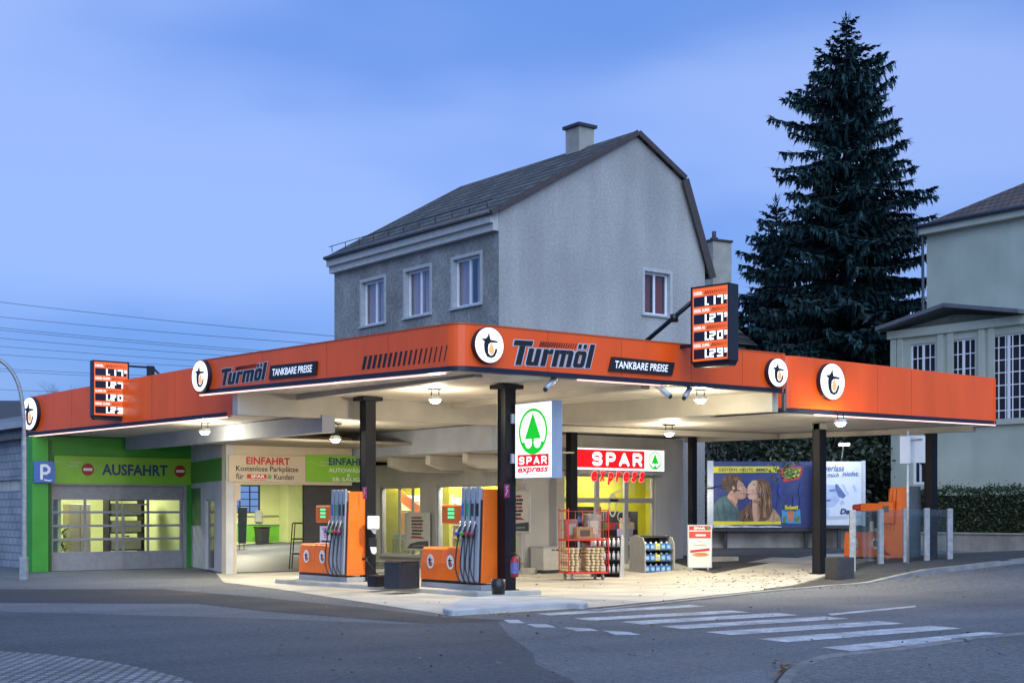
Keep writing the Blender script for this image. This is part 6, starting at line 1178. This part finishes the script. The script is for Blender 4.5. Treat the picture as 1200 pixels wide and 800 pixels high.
# ------------------------------------------------------------------ spruce and other trees
def twig(V, F, p, d, side, L2, wd):         # a tapering needled twig: jagged lozenge strip
    k = len(V); s = side*wd
    V += [p, p+d*L2*.25+s, p+d*L2*.35+s*.45, p+d*L2*.6+s*.8, p+d*L2*.68+s*.35, p+d*L2, p+d*L2*.68-s*.35, p+d*L2*.6-s*.8, p+d*L2*.35-s*.45, p+d*L2*.25-s]
    F += [(k,k+1,k+2,k+8,k+9),(k+2,k+3,k+4,k+6,k+7,k+8),(k+4,k+5,k+6)]
def conifer(label, cat, x, y, zbase, H, prof, seed, dens, lean=0, mats_=None, z0=1.5, droopk=1.):
    rnd = random.Random(seed); t = thing('spruce',label,cat,(x,y,zbase)); mb = MB(); mb.tube([(0,0,-.3),(0,0,H*.3),(0,0,H*.7),(0,0,H*.97)],[.34*H/24+.06,.26*H/24+.04,.12*H/24+.02,.02],10); part(t,'trunk',mb,[mat('spruce bark',(.055,.045,.04),.9,.3,8,.3,30)])
    V, F, BR = [], [], MB(); z = z0; ga = 0
    while z < H-.25:
        f = (z)/H; Lm = prof(f); nb = int(7+5*(1-f))
        for i in range(nb):
            ga += 2.399; a = ga+rnd.uniform(-.4,.4); L2 = Lm*(rnd.uniform(.70,1.06) if rnd.random() > .2 else rnd.uniform(.3,.6))*(1+.10*sin(ga*.37+z*1.7)); zz = z+rnd.uniform(-.25,.25)
            rad = Vector((cos(a),sin(a),0)); tan = Vector((-sin(a),cos(a),0)); dr = (.12+.34*(1-f))*droopk; pts = []; n = 7
            for k in range(n+1): q = k/n; pts.append(Vector((0,0,zz))+rad*L2*q+Vector((0,0,L2*(-dr*q*1.25+ (dr*.62+.04)*q**2.4)+ .28*L2*q*(f > .75))))
            BR.tube(pts,[.045*(1-k/n)*L2/3+.008 for k in range(n+1)],4,0,False)
            ns = max(4,int(L2*dens))
            for k in range(ns):
                q = (k+.5+rnd.uniform(-.4,.4))/ns; q = .12+.88*q; j = min(n-1,int(q*n)); p = pts[j].lerp(pts[j+1],q*n-j); ax = (pts[j+1]-pts[j]).normalized()
                spread = (1-q*.75)*min(1.0,.28*L2)+.12
                for sgn in (-1,1):
                    d = (tan*sgn*rnd.uniform(.5,1)+ax*rnd.uniform(.4,1)+Vector((0,0,rnd.uniform(-.7,.15)))).normalized(); sd = d.cross(Vector((rnd.gauss(0,.5),rnd.gauss(0,.5),1))).normalized(); twig(V,F,p,d,sd,spread*rnd.uniform(.6,1.25),.07+.05*rnd.random())
                if f < .9:
                    for _ in range(2 if f > .6 else 3):
                        d = Vector((rnd.gauss(0,.16),rnd.gauss(0,.16),-1)).normalized()+ax*.25; sd = Vector((cos(ga+k),sin(ga+k),0)); twig(V,F,p+ax*rnd.uniform(-.1,.1),d,sd,rnd.uniform(.3,.85)*(1.1-.5*q),.055+.05*rnd.random())
            d = (pts[-1]-pts[-2]).normalized(); twig(V,F,pts[-2],d,tan,L2/n*1.8,.1)
        z += rnd.uniform(.24,.50)*(1 if f < .8 else .75)
    for k in range(14): a = k*2.4; d = Vector((cos(a)*.5,sin(a)*.5,.8)).normalized(); twig(V,F,Vector((0,0,H-.9+k*.06)),d,Vector((-sin(a),cos(a),0)),.5,.06)
    part(t,'limb',BR,[MATS['spruce bark']]).__setitem__('kind','stuff'); mb = MB(); mb.V = [tuple(v) for v in V]; mb.F = F; mb.M = [0]*len(F); mb.S = [False]*len(F); part(t,'foliage',mb,[mats_])
    return t
NEED = mat('spruce needles',(.017,.050,.054),.7,.45,.9,spec=.25,fine=.4,fscale=6)
sp = atD(992,600,62); Hs = CH+(600-20)/FPX*62-.4
def prof1(f):
    for (a,p),(b,q) in zip(PR,PR[1:]):
        if f <= b: return lerp(p,q,(f-a)/(b-a))
    return .1
PR = [(0,4.8),(.12,5.2),(.35,4.9),(.5,4.5),(.65,3.8),(.75,3.2),(.85,2.35),(.93,1.4),(1,.2)]
conifer('very tall dark spruce with drooping branches rising behind the canopy on the right','tree',sp[0],sp[1],.4,Hs,prof1,5,9.0,mats_=NEED,z0=2.4)
s2 = atD(910,600,66); conifer('shorter bluish conifer at the left side of the very tall spruce','tree',s2[0],s2[1],.4,CH+(600-232)/FPX*66-.4,lambda f: 5.0*(1-f**1.8)+.15,9,8,mats_=mat('blue conifer needles',(.020,.056,.064),.7,.4,.8,spec=.25,fine=.35,fscale=6),z0=1.5,droopk=.5)
LEAFD = [mat('dark leaf',(.016,.028,.014),.55,.4,2),mat('dark leaf pale',(.03,.046,.02),.55,.3,2)]
def shrub(label, px, d, r, hh, n, seed, sz=.16, z0=.3, cat='bush', name='bush', mats_=None):
    rnd = random.Random(seed); q = atD(px,600,d); t = thing(name,label,cat,(q[0],q[1],.4)); mb = MB()
    for k in range(7): a = k*.9; mb.tube([(0,0,-.2),(cos(a)*r*.3,sin(a)*r*.3,hh*.45),(cos(a)*r*.65,sin(a)*r*.65,hh*.85)],[.05,.03,.008],5)
    part(t,'stem',mb,[MATS['spruce bark']]); cl = [(rnd.gauss(0,r*.42),rnd.gauss(0,r*.42),rnd.uniform(z0,hh)) for _ in range(40)]; P_ = []
    for i in range(n): c = rnd.choice(cl); s_2 = .22+.12*r; P_.append((c[0]+rnd.gauss(0,s_2),c[1]+rnd.gauss(0,s_2),max(.02,c[2]+rnd.gauss(0,s_2*.8))))
    mb = MB(); leafcloud(mb,P_,sz,rnd,.2); part(t,'foliage',mb,mats_ or LEAFD)
shrub('dense dark bush behind the blue hoarding, under the spruce',880,57,3.2,5.0,5200,21,.22); shrub('dark bush between the hoardings and the tall spruce trunk',945,56,3.0,5.2,5200,22,.22); shrub('dark bush behind the white hoarding, next to the villa wall',1016,56,2.2,5.4,4600,23,.22)
shrub('greenish shrub beside the distant pale chimney',842,58,2.0,7.6,2500,24,.2,5.0)
# a branch with lit leaves in front of the blue hoarding
rnd = random.Random(31); q = atD(918,548,48.6); t = thing('leafy_branch','overhanging twig with lamp lit leaves in front of the blue hoarding','branch',q); mb = MB(); mb.tube(smooth([(.35,1.6,1.1),(.15,.5,.5),(0,0,.15),(-.1,-.1,-.25)],4),.014,5); part(t,'stem',mb,[MATS['spruce bark']]); mb = MB()
P_ = [(rnd.gauss(0,.3),rnd.gauss(0,.25),rnd.gauss(.05,.24)) for _ in range(110)]; leafcloud(mb,P_,.14,rnd,.5); part(t,'foliage',mb,[mat('yellowing leaf',(.16,.16,.05),.5,.4,5),LEAFD[0]])
def bare(px, py, d, label, seed):
    rnd = random.Random(seed); q = atD(px,600,d); top = CH+(600-py)/FPX*d; t = thing('bare_tree',label,'tree',(q[0],q[1],0),0,'bare trees behind the low roof'); mb = MB(); mb.tube([(0,0,0),(.1,0,top*.55)],[.12,.07],6); part(t,'trunk',mb,[MATS['spruce bark']]); mb = MB()
    def grow(p,dv,L2,r,dep):
        e = p+dv*L2; mb.tube([p,p.lerp(e,.5)+Vector((rnd.gauss(0,.05),rnd.gauss(0,.05),0))*L2,e],[r,r*.8,r*.5],4,0,False)
        if dep:
            for _ in range(3): grow(e if rnd.random() < .6 else p.lerp(e,.7),(dv+Vector((rnd.gauss(0,.45),rnd.gauss(0,.45),.1))).normalized(),L2*.62,r*.5,dep-1)
    for k in range(3): grow(Vector((.1,0,top*.5)),Vector((rnd.gauss(0,.3),rnd.gauss(0,.3),1)).normalized(),top*.22,.05,4)
    part(t,'crown',mb,[mat('grey twig',(.10,.09,.10),.9,.2)])
bare(72,441,75,'bare leafless tree showing thin twigs above the low canopy at the left',3); bare(88,441,78,'second bare leafless tree, touching the left price panel',8)

# ------------------------------------------------------------------ fallen leaves
rnd = random.Random(77); mb = MB()
def leaf(x, y, s, z):
    a = rnd.uniform(0,6.28); c2, s2_ = cos(a)*s, sin(a)*s; k = rnd.uniform(.4,.7); zz = [z+rnd.uniform(.003,.03) for _ in range(4)]
    mb.add([(x-c2,y-s2_,zz[0]),(x+s2_*k,y-c2*k,zz[1]),(x+c2,y+s2_,zz[2]),(x-s2_*k,y+c2*k,zz[3])],[(0,1,2,3)],rnd.randrange(3))
for _ in range(150): px,py = rnd.uniform(790,950),rnd.uniform(666,690); x,y,z = G(px,py); leaf(x,y,rnd.uniform(.03,.07),z+.012)
for _ in range(60): px,py = rnd.uniform(620,950),rnd.uniform(675,700); x,y,z = G(px,py); leaf(x,y,rnd.uniform(.02,.05),z+.012)
for _ in range(110): px,py = rnd.uniform(300,1200),rnd.uniform(700,800); x,y,z = G(px,py); leaf(x,y,rnd.uniform(.015,.045),z+.012 if y > 12 else z+.1)
for _ in range(70): px,py = rnd.gauss(922,8),rnd.gauss(790,5); x,y,z = G(px,py); leaf(x,y,rnd.uniform(.03,.05),z+.02+rnd.uniform(0,.02))
for _ in range(30): px,py = rnd.gauss(585,25),rnd.gauss(722,1.5); x,y,z = G(px,py); leaf(x,y,rnd.uniform(.02,.05),z+.02)
for _ in range(60): px = rnd.uniform(960,1200); py = lerp(690,661,(px-960)/240)+rnd.uniform(0,3); x,y,z = G(px,py); leaf(x,y,rnd.uniform(.02,.05),z+.015)
structure('fallen_leaves', mb, [mat('leaf brown',(.13,.055,.02),.8,.2),mat('leaf tan',(.24,.13,.05),.8,.2),mat('leaf dark',(.05,.03,.02),.8,.2)], True)
